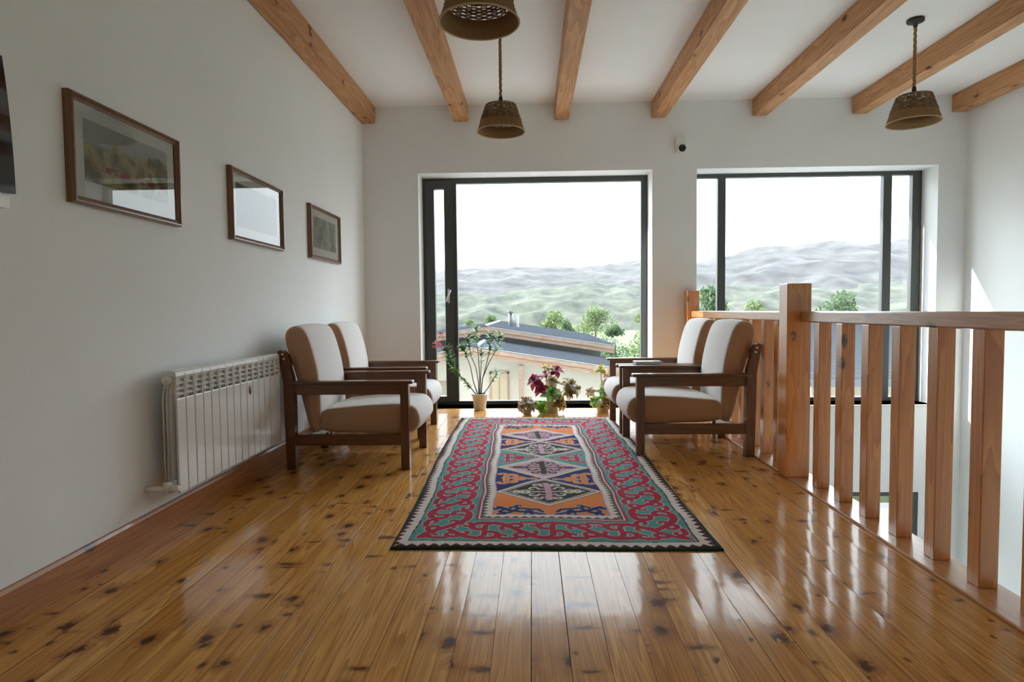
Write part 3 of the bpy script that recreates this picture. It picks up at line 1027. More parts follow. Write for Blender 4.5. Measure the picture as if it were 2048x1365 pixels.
        put(D < 0.004, CORD)
        put(D < 0, oc)
    for q in range(4):
        cy = vb + (q + 0.5) * pt
        d = np.abs(Uw - cu) / hw + np.abs(Vw - cy) / (pt / 2)
        dark = q % 2 == 0
        put(fld & (d < 1.05), MAR)
        put(fld & (d < 1.02), WHT)
        put(fld & (d < 0.93), MAR)
        put(fld & (d < 0.90), WHT if not dark else (0.40, 0.33, 0.29))
        put(fld & (d < 0.83), BLK if dark else PINK)
        oc = (0.56, 0.50, 0.44) if dark else BLK
        cc = PINK if dark else BLK
        ln = []
        for sx in (1, -1):
            ln.append(([(cu, cy), (cu + sx * 0.21, cy)], 0.009))
            for ty in (1, -1):
                for ax, r_, y_ in ((0.045, 0.030, 0.045), (0.10, 0.026, 0.0), (0.155, 0.018, 0.0), (0.03, 0.024, 0.11)):
                    ln.append(([(cu + sx * p[0], cy + ty * p[1]) for p in curl((ax, y_), 1.2, r_, -1, 0.8, 0.015)], 0.0085))
        D = dist_field(ln, fld & (d < 0.80))
        put(D < 0, oc)
        put(fld & (np.abs(Uw - cu) < 0.018) & (np.abs(Vw - cy) < 0.165), cc)
        for vv_ in (-0.12, -0.07, -0.02, 0.03, 0.08, 0.13):
            put(fld & (d < 0.8) & (np.abs(Uw - cu) < 0.045) & (np.abs(Vw - cy - vv_ - np.abs(Uw - cu) * 0.3) < 0.008), cc)
    img *= (0.86 + 0.28 * rng.random((ny, nx, 1)))
    return U, V, np.clip(img, 0, 1)


def make_rug():
    XA, XB, YA, YBk = -0.640, 0.828, 2.690, 6.055
    Wd, Ln = XB - XA, YBk - YA
    U, V, img = rug_pattern()
    ny, nx = U.shape
    GRN = (0.014, 0.045, 0.030)
    # geometry: gently uneven felt with a wavering outline
    X = XA + U + 0.010 * np.sin(V * 2.1 + 0.5) * (0.5 - U / Wd) * 2 - 0.07 * (V / Ln) * (1 - U / Wd) - 0.06 * (V / Ln) * (U / Wd)
    Y = YA + V + 0.006 * np.sin(U * 4.0)
    Z = 0.0125 + 0.0022 * np.sin(U * 9 + V * 3) * np.sin(V * 6.5) + 0.002 * np.sin(V * 17 + U * 5)
    edge = np.minimum(np.minimum(U, Wd - U), np.minimum(V, Ln - V))
    Z = Z * np.clip(0.55 + edge / 0.02 * 0.45, 0, 1)
    co = np.stack([X, Y, Z], -1).reshape(-1, 3)
    idx = np.arange(nx * ny).reshape(ny, nx)
    quads = np.stack([idx[:-1, :-1], idx[:-1, 1:], idx[1:, 1:], idx[1:, :-1]], -1).reshape(-1, 4)
    # skirt and underside along the rim
    rim = np.concatenate([idx[0, :], idx[1:, -1], idx[-1, -2::-1], idx[-2:0:-1, 0]])
    low = co[rim].copy(); low[:, 2] = 0.0006
    nb = len(co)
    co = np.concatenate([co, low])
    m_ = len(rim)
    a = np.arange(m_); b = (a + 1) % m_
    skirt = np.stack([rim[b], rim[a], nb + a, nb + b], -1)
    quads = np.concatenate([quads, skirt])
    colr = np.concatenate([img.reshape(-1, 3), np.tile(np.array(GRN), (m_, 1))])
    me = bpy.data.meshes.new('rug')
    me.vertices.add(len(co)); me.vertices.foreach_set('co', co.ravel())
    me.loops.add(quads.size); me.loops.foreach_set('vertex_index', quads.ravel().astype(np.int32))
    me.polygons.add(len(quads))
    me.polygons.foreach_set('loop_start', np.arange(0, quads.size, 4, dtype=np.int32))
    me.polygons.foreach_set('use_smooth', np.ones(len(quads), bool))
    me.update(calc_edges=True)
    at_ = me.color_attributes.new('pattern', 'FLOAT_COLOR', 'POINT')
    at_.data.foreach_set('color', np.concatenate([np.clip(colr, 0, 1), np.ones((len(colr), 1))], 1).ravel().astype(np.float32))
    t = NT('felt_rug')
    av = t.node('Attribute', attribute_name='pattern')
    t.l.new(av.outputs['Color'], t.p.inputs['Base Color'])
    t.p.inputs['Roughness'].default_value = 0.95
    t.p.inputs['Specular IOR Level'].default_value = 0.1
    v, _ = t.coords()
    t.bump(t.noise(v, 260, 3), 0.5, 0.004)
    me.materials.append(t.mat)
    o = bpy.data.objects.new('rug', me)
    COL.objects.link(o)
    tag(o, 'patterned felt rug with red and teal scroll border on the pine floor', 'rug')


make_rug()

# ------------------------------------------------------------------ railing
RX = 1.630
MB().bbox(1.562, EDGE + 0.004, YR, YB - 0.002, 0.0, 0.012, 0.004).build('railing_base', M_RAILY, label='flat pine base strip running under the balusters', cat='base strip')
MB().bbox(1.545, 1.690, 3.84, 3.965, 0.012, 1.199, 0.004).build('newel_post', M_RAILZ, label='tall square pine newel post in the middle of the railing', cat='post', group='newel posts of the railing')
MB().bbox(1.612, 1.735, 6.545, YB - 0.002, 0.012, 1.243, 0.004).build('newel_post', M_RAILZ, label='square pine newel post against the wall between the windows', cat='post', group='newel posts of the railing')


def rail(name, pa, pb, label):
    (xa, ya), (xb, yb) = pa, pb
    M = Matrix.Translation((xa, ya, 0.964)) @ Matrix.Rotation(math.atan2(yb - ya, xb - xa) - PI / 2, 4, 'Z')
    L = math.hypot(xb - xa, yb - ya)
    MB().bbox(0.0, 0.085, 0, L, 0, 0.066, 0.008, M=M).build(name, M_RAILY, label=label, cat='handrail', group='handrails of the railing')


rail('handrail', (RX + 0.004, 1.35), (RX - 0.004, 3.842), 'pine handrail running from the tall newel post towards the viewer')
rail('handrail', (RX + 0.002, 3.963), (1.650, 6.547), 'pine handrail behind the right armchairs up to the wall')
ordn = ['first', 'second', 'third', 'fourth', 'fifth', 'sixth', 'seventh', 'eighth', 'ninth']


def baluster(x, y, label):
    o = MB().bbox(-0.0, 0.070, 0.0, 0.066, 0.0, 0.953, 0.003).build('baluster', M_RAILZ, loc=(x, y, 0.012), label=label, cat='baluster', group='pine balusters of the railing')
    return o


for k in range(8):
    baluster(RX + 0.002 * k * 0.5, 3.600 - 0.2585 * k, 'pine baluster, %s from the tall newel post on the viewer side' % ordn[k])
for k in range(9):
    baluster(RX + 0.012 + 0.002 * k, 4.235 + 0.245 * k, 'pine baluster behind the right armchairs, %s beyond the tall newel post' % ordn[k])

# ------------------------------------------------------------------ pendant lamps
def burlap_mat():
    t = NT('lamp_burlap')
    v, _ = t.coords()
    n = t.noise(v, 60, 3)
    t.l.new(t.mix(n, (0.22, 0.125, 0.05), (0.36, 0.22, 0.10)), t.p.inputs['Base Color'])
    t.p.inputs['Roughness'].default_value = 0.9
    q = t.noise(v, 300, 2)
    t.bump(q, 0.5, 0.003)
    tl, mx = t.node('BsdfTranslucent'), t.node('MixShader')
    tl.inputs['Color'].default_value = (0.35, 0.19, 0.07, 1)
    mx.inputs[0].default_value = 0.15
    t.l.new(t.p.outputs[0], mx.inputs[1]); t.l.new(tl.outputs[0], mx.inputs[2])
    t.l.new(mx.outputs[0], t.out.inputs['Surface'])
    return t.mat


M_BURLAP = burlap_mat()
M_WICKER = plain('wicker', (0.20, 0.105, 0.042), 0.6, var=0.5, var_scale=35)
M_CORDR = plain('jute_rope', (0.33, 0.19, 0.075), 0.9, bump=(120, 0.6))
M_RIM = plain('pale_rim_cord', (0.50, 0.36, 0.20), 0.8)


def make_pendant():
    r = thing('pendant_lamp', (0, 0, 0), '', 'pendant lamp', 'woven pendant lamps')
    rb, rt, hb, ht = 0.185, 0.117, 0.080, 0.195
    rm = rb + (rt - rb) * hb / ht
    prof = [(rb, 0), (rb + (rm - rb) * 0.5, hb * 0.5), (rm, hb), (rm - 0.004, hb), (rb - 0.004 + (rm - rb) * 0.5, hb * 0.5), (rb - 0.004, 0), (rb, 0)]
    sh = MB().lathe(prof, 56).build('shade', M_BURLAP, r)
    pts = [((rb - 0.001) * math.cos(a), (rb - 0.001) * math.sin(a), 0.0) for a in np.linspace(0, 2 * PI, 57)]
    MB().tube(pts, 0.0045, 6, cap=False).build('rim', M_RIM, sh)
    wv = MB()
    rn = random.Random(4)
    nr = 17
    for i in range(nr):
        z = hb + (ht - hb) * i / (nr - 1)
        rr = rb + (rt - rb) * z / ht
        ph = i * PI
        jit = [rn.uniform(-0.002, 0.002) for _ in range(8)]
        P = []
        for k in range(73):
            a = 2 * PI * k / 72
            P.append(((rr + 0.0035 * math.sin(a * 18 + ph)) * math.cos(a), (rr + 0.0035 * math.sin(a * 18 + ph)) * math.sin(a),
                      z + sum(j * math.sin(a * (q + 1)) for q, j in enumerate(jit[:3]))))
        wv.tube(P, 0.0034, 5, cap=False)
    for k in range(36):
        a = 2 * PI * k / 36
        wv.tube([(rm * math.cos(a), rm * math.sin(a), hb - 0.005), (rt * math.cos(a), rt * math.sin(a), ht)], 0.0028, 5)
    for k in range(3):
        a = 2 * PI * k / 3 + 0.4
        wv.tube([(rt * math.cos(a), rt * math.sin(a), ht), (0.012 * math.cos(a), 0.012 * math.sin(a), ht + 0.005)], 0.003, 5)
    wv.build('weave', M_WICKER, sh)
    so = MB().lathe([(0.006, 0.27), (0.014, 0.262), (0.016, 0.235), (0.005, 0.225), (0.005, 0.195), (0.019, 0.190), (0.021, 0.14), (0.001, 0.138)], 16).build('socket', M_BLACK, r)
    return r


pend = make_pendant()
for k, (x, y, z0, lab) in enumerate(((-0.231, 2.944, 2.380, 'woven pendant lamp nearest the viewer, cut off by the photo top'),
                                 (-0.227, 4.889, 2.431, 'woven pendant lamp hanging before the tall window'),
                                 (2.903, 4.908, 2.445, 'woven pendant lamp over the stairwell on the right'))):
    o = pend if k == 0 else copy_tree(pend)
    o.location = (x, y, z0)
    o['label'] = lab
    top = ceil_z(y) - z0
    rp = MB()
    twist = [(0.0025 * math.cos(q * 1.1), 0.0025 * math.sin(q * 1.1), 0.265 + (top - 0.06 - 0.265) * q / 60) for q in range(61)]
    rp.tube(twist, 0.0105, 8)
    rp.build('rope', M_CORDR, o)
    MB().lathe([(0.011, top - 0.062), (0.015, top - 0.055), (0.016, top - 0.03), (0.058, top - 0.022), (0.060, top - 0.018), (0.060, top - 0.001), (0.001, top - 0.001)], 28).build('canopy', M_BLACK, o)

# ------------------------------------------------------------------ plants on the floor by the window
def leaf(mb, base, dirv, length, width, up=(0, 0, 1), curl=0.25, mi=(0, 0), shape=0.45, seg=6, fold=0.15):
    """one blade: spine from base along dirv, drooping by curl; inner strip uses mi[1], margin mi[0]"""
    d = Vector(dirv).normalized()
    u = Vector(up)
    sx = d.cross(u)
    sx = sx.normalized() if sx.length > 1e-4 else Vector((1, 0, 0))
    nrm = sx.cross(d).normalized()
    v, f, ms = [], [], []
    for i in range(seg + 1):
        t_ = i / seg
        c = Vector(base) + d * length * t_ - nrm * (curl * length * t_ * t_)
        w_ = width * 0.5 * (math.sin(PI * min(1, t_ ** shape)) ** 0.9 if 0 < t_ < 1 else 0.02)
        for q, kf in ((-1, 1), (-0.6, 0.55), (0, 0), (0.6, 0.55), (1, 1)):
            v.append(tuple(c + sx * (w_ * q) + nrm * (fold * w_ * kf)))
    for i in range(seg):
        for j in range(4):
            f.append((i * 5 + j, i * 5 + j + 1, i * 5 + 6 + j, i * 5 + 5 + j))
            ms.append(mi[1] if j in (1, 2) and 0 < i < seg - 1 or (j in (1, 2) and i == 0) else mi[0])
    o = len(mb.v)
    mb.v += v
    mb.f += [tuple(k + o for k in q) for q in f]
    mb.m += ms
    mb.s += [True] * len(f)


M_LEAF = leaf_mat('leaf_green', (0.105, 0.225, 0.060))
M_LEAFL = leaf_mat('leaf_light_green', (0.24, 0.40, 0.08), 0.45)
M_STEM = plain('woody_stem', (0.13, 0.12, 0.055), 0.8, bump=(80, 0.5))
M_SOIL = plain('potting_soil', (0.035, 0.024, 0.016), 0.95, bump=(60, 0.9))
M_POT = plain('cream_ceramic', (0.76, 0.75, 0.74), 0.45, var=0.06, var_scale=12)
M_BLOSS = leaf_mat('pink_blossom', (0.72, 0.20, 0.27), 0.4)

# flowering shrub in the cream pot
px, py = -0.562, 6.605
r = thing('potted_shrub', (px, py, 0), 'thin-stemmed shrub with pink blossoms in a cream pot', 'plant')
pot = MB().lathe([(0.001, 0.0), (0.058, 0.0), (0.062, 0.004), (0.079, 0.150), (0.086, 0.152), (0.088, 0.172), (0.080, 0.173), (0.077, 0.150), (0.001, 0.148)], 36).build('pot', M_POT, r)
MB().lathe([(0.001, 0.152), (0.076, 0.151)], 24).build('soil', M_SOIL, pot)
stems = [  # polylines relative to the pot base (x, y, z), radius, leafy from, tip density
    [(-0.03, 0, 0.15), (-0.10, 0.0, 0.24), (-0.21, 0.01, 0.36), (-0.29, 0.02, 0.47), (-0.33, 0.02, 0.58), (-0.36, 0.02, 0.66)],
    [(-0.01, 0, 0.15), (-0.015, 0.01, 0.30), (-0.04, 0.02, 0.45), (-0.09, 0.03, 0.57), (-0.115, 0.03, 0.70), (-0.12, 0.03, 0.83)],
    [(0.0, 0.01, 0.15), (0.0, 0.01, 0.35), (-0.01, 0.02, 0.55), (-0.025, 0.02, 0.72), (-0.03, 0.02, 0.88)],
    [(0.01, 0, 0.15), (0.03, -0.01, 0.32), (0.07, -0.02, 0.47), (0.105, -0.02, 0.60), (0.12, -0.02, 0.72), (0.125, -0.02, 0.82)],
    [(0.012, 0.01, 0.15), (0.03, 0.01, 0.33), (0.10, 0.01, 0.50), (0.17, 0.0, 0.62), (0.205, 0.0, 0.72), (0.222, 0, 0.80)],
    [(0.02, 0, 0.15), (0.08, 0.0, 0.22), (0.15, 0.01, 0.33), (0.19, 0.01, 0.41)],
    [(0.0, -0.01, 0.15), (0.01, -0.02, 0.32), (0.02, -0.02, 0.48), (0.025, -0.02, 0.66)],
    [(-0.02, 0.01, 0.15), (-0.07, 0.03, 0.30), (-0.10, 0.04, 0.46), (-0.16, 0.05, 0.62), (-0.19, 0.05, 0.67)],
]
rn = random.Random(11)


def along(P, t_):
    n_ = len(P) - 1
    i = min(int(t_ * n_), n_ - 1)
    return Vector(P[i]).lerp(Vector(P[i + 1]), t_ * n_ - i), (Vector(P[i + 1]) - Vector(P[i])).normalized()


for k, P in enumerate(stems):
    st = MB().tube(P, [0.0060 - 0.0035 * i / (len(P) - 1) for i in range(len(P))], 7).build('stem', M_STEM, r)
    lv = MB()
    lo, cnt = [(0.16, 240), (0.58, 75), (0.66, 60), (0.52, 80), (0.56, 75), (0.55, 26), (0.66, 34), (0.62, 70)][k]
    for q in range(cnt):
        t_ = lo + (1 - lo) * (rn.random() ** 0.8)
        p, d = along(P, t_)
        a = rn.uniform(0, 2 * PI)
        o1 = d.orthogonal().normalized()
        o2 = d.cross(o1)
        out = (o1 * math.cos(a) + o2 * math.sin(a)) * rn.uniform(0.8, 1.2) + d * rn.uniform(0.2, 0.75)
        leaf(lv, p, out, rn.uniform(0.065, 0.105) * (0.7 if k == 0 and t_ < 0.5 else 1), rn.uniform(0.018, 0.028), d, 0.15, (0, 0) if rn.random() < 0.75 else (1, 1), 0.75, 4)
    lv.build('leaves', [M_LEAF, M_LEAFL], st)
for (bx, bz, rad, nb) in ((-0.455, 0.69, 0.048, 60), (-0.405, 0.80, 0.034, 44), (-0.395, 0.655, 0.024, 18)):
    fl = MB()
    fl.tube([(-0.35, 0.02, 0.62), (bx, 0.02, bz)], 0.002, 5, mi=1)
    for q in range(nb):
        th, ph = rn.uniform(0, 2 * PI), math.acos(rn.uniform(-0.6, 1))
        d = Vector((math.sin(ph) * math.cos(th), math.sin(ph) * math.sin(th), math.cos(ph)))
        leaf(fl, Vector((bx, 0.02, bz)) + d * rad * 0.5, d + Vector((0, 0, 0.2)), rad * 0.75, rad * 0.55, (0, 0, 1), 0.2, (0, 0), 0.9, 3)
    fl.build('blossom', [M_BLOSS, M_STEM], r)

# coleus plants: rosettes of two-tone leaves
C_MATS = [leaf_mat('coleus_burgundy', (0.20, 0.012, 0.030), 0.30), leaf_mat('coleus_crimson', (0.42, 0.035, 0.085), 0.35),
          leaf_mat('coleus_brown_olive', (0.21, 0.155, 0.055), 0.30), leaf_mat('coleus_cream', (0.66, 0.56, 0.33), 0.35),
          leaf_mat('coleus_green', (0.11, 0.27, 0.035), 0.45), leaf_mat('coleus_lime', (0.34, 0.52, 0.10), 0.5),
          leaf_mat('coleus_yellow', (0.58, 0.46, 0.05), 0.5), leaf_mat('coleus_coral', (0.55, 0.16, 0.08), 0.4)]


def rosette(parent, P, styles, rad, layers, tilt, rng, width=0.74):
    """a stem with opposite leaf pairs stacked at its tip"""
    st = MB().tube(P, [0.005, 0.004, 0.003], 6).build('stem', M_STEM, parent)
    lv = MB()
    tip = Vector(P[-1])
    d = (tip - Vector(P[-2])).normalized()
    d = (d + Vector(tilt)).normalized()
    o1 = d.orthogonal().normalized()
    o2 = d.cross(o1)
    a0 = rng.uniform(0, PI)
    for L in range(layers):
        rr = rad * (1.0 - 0.17 * L)
        n_ = 5 if L < 2 else 4
        for q in range(n_):
            a = a0 + L * 0.8 + 2 * PI * q / n_ + rng.uniform(-0.2, 0.2)
            out = o1 * math.cos(a) + o2 * math.sin(a)
            el_ = 0.05 + 0.33 * L
            mi = styles[(L + q) % len(styles)]
            leaf(lv, tip + d * 0.008 * L, out * math.cos(el_) + d * math.sin(el_), rr * rng.uniform(0.85, 1.1), rr * width * rng.uniform(0.85, 1.1), d, 0.26, mi, 0.80, 7, 0.20)
    lv.build('leaves', C_MATS, st)


def small_pot(parent, rb, rt, h, mat):
    p = MB().lathe([(0.001, 0), (rb, 0), (rb + 0.002, 0.004), (rt, h - 0.012), (rt + 0.005, h - 0.010), (rt + 0.005, h), (rt - 0.004, h), (rt - 0.007, h - 0.02), (0.001, h - 0.022)], 30).build('pot', mat, parent)
    MB().lathe([(0.001, h - 0.017), (rt - 0.007, h - 0.018)], 20).build('soil', M_SOIL, p)


M_POT2 = plain('pale_glazed_pot', (0.60, 0.56, 0.48), 0.2)
rn = random.Random(5)
cx, cy = 0.19, 6.40
r = thing('coleus_plant', (cx, cy, 0), 'big coleus with burgundy, olive and green leaves standing before the window', 'plant', 'coleus plants on the floor')
small_pot(r, 0.066, 0.086, 0.13, M_POT2)
BUR, OLV, GRNL, CRM = [(0, 1), (0, 1), (0, 0)], [(2, 2), (3, 2), (2, 3)], [(4, 4), (4, 5)], [(3, 2), (3, 3), (2, 3)]
for P, sty, rad, lay, tilt in (
        ([(-0.02, 0, 0.12), (-0.09, -0.01, 0.22), (-0.165, -0.02, 0.33)], BUR, 0.105, 4, (-0.3, -0.9, 0.3)),
        ([(-0.01, -0.02, 0.12), (-0.06, -0.05, 0.18), (-0.11, -0.08, 0.255)], BUR, 0.085, 3, (-0.2, -1.0, 0.2)),
        ([(0.01, 0, 0.12), (0.03, 0.0, 0.28), (0.055, 0.0, 0.425)], BUR, 0.090, 4, (0.1, -0.8, 0.4)),
        ([(0.0, 0, 0.12), (-0.02, 0.01, 0.26), (-0.05, 0.02, 0.39)], [(1, 3), (0, 1), (3, 1)], 0.075, 3, (-0.4, -0.5, 0.4)),
        ([(0.0, 0.02, 0.12), (-0.01, 0.03, 0.30), (-0.02, 0.03, 0.455)], [(6, 5), (6, 6), (7, 6)], 0.060, 4, (0, -0.3, 0.6)),
        ([(-0.01, 0.02, 0.12), (-0.04, 0.03, 0.30), (-0.07, 0.03, 0.47)], [(7, 6), (6, 7)], 0.042, 3, (-0.3, -0.3, 0.6)),
        ([(0.0, -0.01, 0.12), (0.0, -0.02, 0.22), (0.01, -0.03, 0.315)], CRM, 0.095, 5, (0, -0.9, 0.4)),
        ([(0.02, 0, 0.12), (0.11, 0.0, 0.21), (0.185, -0.01, 0.285)], OLV, 0.110, 5, (0.2, -0.8, 0.5)),
        ([(0.02, 0.01, 0.12), (0.14, 0.02, 0.18), (0.245, 0.01, 0.235)], OLV, 0.100, 4, (0.6, -0.7, 0.3)),
        ([(0.02, -0.02, 0.12), (0.10, -0.03, 0.16), (0.17, -0.04, 0.205)], OLV, 0.085, 4, (0.3, -0.9, 0.2)),
        ([(0.0, -0.03, 0.12), (0.0, -0.05, 0.16), (0.005, -0.07, 0.20)], GRNL, 0.135, 4, (0, -0.6, 0.8)),
        ([(-0.02, -0.03, 0.11), (-0.06, -0.06, 0.10), (-0.10, -0.08, 0.07)], GRNL, 0.095, 2, (-0.3, -0.8, 0.3)),
        ([(0.02, -0.03, 0.12), (0.05, -0.07, 0.13), (0.075, -0.09, 0.125)], OLV, 0.095, 4, (0.2, -1.0, 0.0)),
        ([(0.03, -0.03, 0.11), (0.07, -0.05, 0.09), (0.11, -0.06, 0.075)], CRM, 0.07, 2, (0.4, -0.7, 0.0))):
    rosette(r, P, sty, rad, lay, tilt, rn)

r = thing('coleus_plant', (-0.055, 6.31, 0), 'small brown-leaved coleus low on the floor left of the big coleus', 'plant', 'coleus plants on the floor')
small_pot(r, 0.036, 0.046, 0.055, M_POT2)
for P, sty, rad, lay, tilt in (
        ([(0, 0, 0.04), (-0.005, 0, 0.08), (-0.01, -0.01, 0.115)], OLV + [(0, 3)], 0.098, 4, (0, -0.7, 0.6)),
        ([(-0.01, 0, 0.04), (-0.03, -0.01, 0.06), (-0.05, -0.02, 0.075)], [(0, 3), (2, 3)], 0.075, 3, (-0.4, -0.8, 0.2)),
        ([(0.01, 0, 0.04), (0.03, -0.01, 0.06), (0.045, -0.02, 0.08)], OLV, 0.07, 3, (0.4, -0.8, 0.2))):
    rosette(r, P, sty, rad, lay, tilt, rn)

r = thing('coleus_plant', (0.72, 6.42, 0), 'coleus with yellow and coral leaves partly behind the right armchairs', 'plant', 'coleus plants on the floor')
small_pot(r, 0.058, 0.074, 0.11, M_POT2)
for P, sty, rad, lay, tilt in (
        ([(0, 0, 0.10), (-0.01, 0, 0.28), (-0.02, -0.01, 0.435)], [(6, 6), (6, 5)], 0.085, 4, (0, -0.4, 0.6)),
        ([(0.01, 0, 0.10), (0.04, 0, 0.24), (0.07, 0, 0.38)], [(6, 3), (7, 6), (1, 3)], 0.075, 4, (0.2, -0.5, 0.6)),
        ([(0.0, 0, 0.10), (0.02, -0.01, 0.20), (0.035, -0.02, 0.29)], [(3, 1), (5, 3), (1, 3)], 0.080, 4, (0, -0.8, 0.4)),
        ([(-0.02, 0, 0.10), (-0.08, -0.01, 0.16), (-0.125, -0.02, 0.205)], [(7, 4), (7, 3), (4, 7)], 0.075, 4, (-0.4, -0.7, 0.4)),
        ([(0.0, -0.02, 0.10), (0.0, -0.03, 0.16), (0.01, -0.05, 0.21)], GRNL, 0.095, 4, (0.1, -0.6, 0.7)),
        ([(-0.02, -0.02, 0.10), (-0.05, -0.04, 0.11), (-0.085, -0.05, 0.115)], [(5, 5), (5, 4)], 0.085, 3, (-0.3, -0.6, 0.5)),
        ([(0.01, -0.03, 0.10), (0.02, -0.05, 0.11), (0.03, -0.075, 0.105)], CRM + OLV, 0.088, 4, (0, -1.0, 0.2)),
        ([(0.0, 0.0, 0.10), (0.06, 0.0, 0.17), (0.11, -0.01, 0.23)], [(6, 6), (7, 6)], 0.08, 3, (0.5, -0.5, 0.4))):
    rosette(r, P, sty, rad, lay, tilt, rn)

# ------------------------------------------------------------------ outside: ground, hills, houses, trees
def grass_mat(name, a, b, sc):
    t = NT(name)
    v, _ = t.coords()
    t.l.new(t.mix(t.ramp(t.noise(v, sc, 5, 0.6), [(0.35, 0.0), (0.65, 1.0)]), a, b), t.p.inputs['Base Color'])
    t.p.inputs['Roughness'].default_value = 0.95
    t.p.inputs['Specular IOR Level'].default_value = 0.1
    return t.mat


def terrain(name, xs, ys, zf, mat, label, cat):
    v = [(x, y, zf(x, y)) for y in ys for x in xs]
    n_ = len(xs)
    f = [(j * n_ + i, j * n_ + i + 1, (j + 1) * n_ + i + 1, (j + 1) * n_ + i) for j in range(len(ys) - 1) for i in range(n_ - 1)]
    mb = MB().add(v, f, 0, True)
    return structure(mb, name, mat, label, cat)


def gz(x, y):
    t_ = min(1, max(0, (y - 45) / 200))
    return -3.2 - 20 * t_ * t_ * (3 - 2 * t_)


terrain('ground', list(np.linspace(-60, 120, 30)), [-60, -20, YB + WALL_T] + list(np.linspace(12, 60, 13)) + list(np.linspace(80, 900, 40)), gz,
        grass_mat('meadow', (0.10, 0.16, 0.045), (0.30, 0.34, 0.14), 0.05), 'meadow below the house running out to the hills', 'ground')
bpy.data.objects['ground'].data.materials[0] = grass_mat('garden_ground', (0.075, 0.11, 0.045), (0.15, 0.17, 0.095), 0.12)
MB().box(-12, 24, YB + WALL_T, 13.4, -3.3, -3.12).build('bounce_slab', plain('pale_bounce', (0.33, 0.32, 0.30), 0.8, var=0.1, var_scale=3), label='pale ground slab added to bounce daylight up to the ceiling', cat='bounce_slab', kind='structure')  # pale slab added outside to bounce sun and sky light indoors
crest = [(-900, 85), (-216, 92), (-163, 95), (-29, 98), (103, 96), (243, 109), (310, 104), (367, 103), (428, 116), (492, 137), (560, 137), (608, 140), (647, 150), (736, 136), (820, 150), (1000, 170), (1600, 150)]
from mathutils import noise as mnoise


def hill_far(x, y):
    h = np.interp(x, [c[0] for c in crest], [c[1] for c in crest])
    t_ = (y - 850) / 550
    z = -25 + (h + 25) * (max(0, min(1, t_)) ** 0.8)
    if y > 1400:
        z = h - (y - 1400) * 0.3
    w_ = max(0.0, 1 - abs(t_ - 0.5) * 2) if t_ < 1 else 0
    return z + mnoise.noise(Vector((x / 70, y / 120, 0))) * 24 * w_ + mnoise.noise(Vector((x / 24, y / 40, 3))) * 5


def hill_near(x, y):
    t_ = (y - 720) / 290
    b = 34 + 16 * mnoise.noise(Vector((x / 180, 5, 0))) + 0.012 * x
    z = -25 + (b + 25) * math.sin(max(0, min(1, t_ / 1.2)) * PI / 2) if t_ < 1.2 else b - (y - 1068) * 0.3
    return z + mnoise.noise(Vector((x / 45, y / 45, 8))) * 9 + mnoise.noise(Vector((x / 14, y / 20, 2))) * 4


M_HILL = grass_mat('forested_hill', (0.018, 0.022, 0.022), (0.095, 0.098, 0.090), 0.022)
M_HILLN = grass_mat('wooded_slope', (0.018, 0.030, 0.020), (0.110, 0.120, 0.082), 0.035)
terrain('hills_far', list(np.linspace(-700, 1400, 150)), list(np.linspace(850, 1500, 40)), hill_far, M_HILL, 'distant hazy mountain ridge', 'hills')
terrain('hills_near', list(np.linspace(-500, 950, 200)), list(np.linspace(720, 1150, 34)), hill_near, M_HILLN, 'nearer hazy wooded slope below the ridge', 'hills')

# haze over the valley
hz = NT('valley_haze')
hz.n.remove(hz.p)
vs, va, vadd = hz.node('VolumeScatter'), hz.node('VolumeAbsorption'), hz.node('AddShader')
for q in (vs, va):
    q.inputs['Color'].default_value = (0.89, 0.82, 0.87, 1)
    q.inputs['Density'].default_value = 0.000090
vs.inputs['Anisotropy'].default_value = 0.0
hz.l.new(vs.outputs[0], vadd.inputs[0]); hz.l.new(va.outputs[0], vadd.inputs[1])
hz.l.new(vadd.outputs[0], hz.out.inputs['Volume'])
hz.mat.cycles.homogeneous_volume = True
MB().box(-900, 1900, 50, 1700, -70, 260).build('haze', hz.mat, label='pale haze filling the valley before the hills', cat='haze', kind='stuff')

M_METAL = plain('dark_roof_metal', (0.20, 0.225, 0.26), 0.5, 0.1, 0.5)
M_RIB = plain('roof_rib', (0.10, 0.115, 0.135), 0.5, 0.1)
M_FASC = wood('fascia_boards', (0.50, 0.345, 0.25), (0.34, 0.21, 0.14), (0.1, 0.05, 0.03), 'x', 0.7, 0, 0.0, 5.0)
M_CREAM = plaster('cream_render', (0.62, 0.57, 0.48))
M_GREYW = plaster('grey_render', (0.35, 0.34, 0.32))

r = thing('house', (-1.29, 14.0, -3.2), 'neighbouring house with two stacked metal gable roofs and wooden fascia', 'house', 'houses outside')


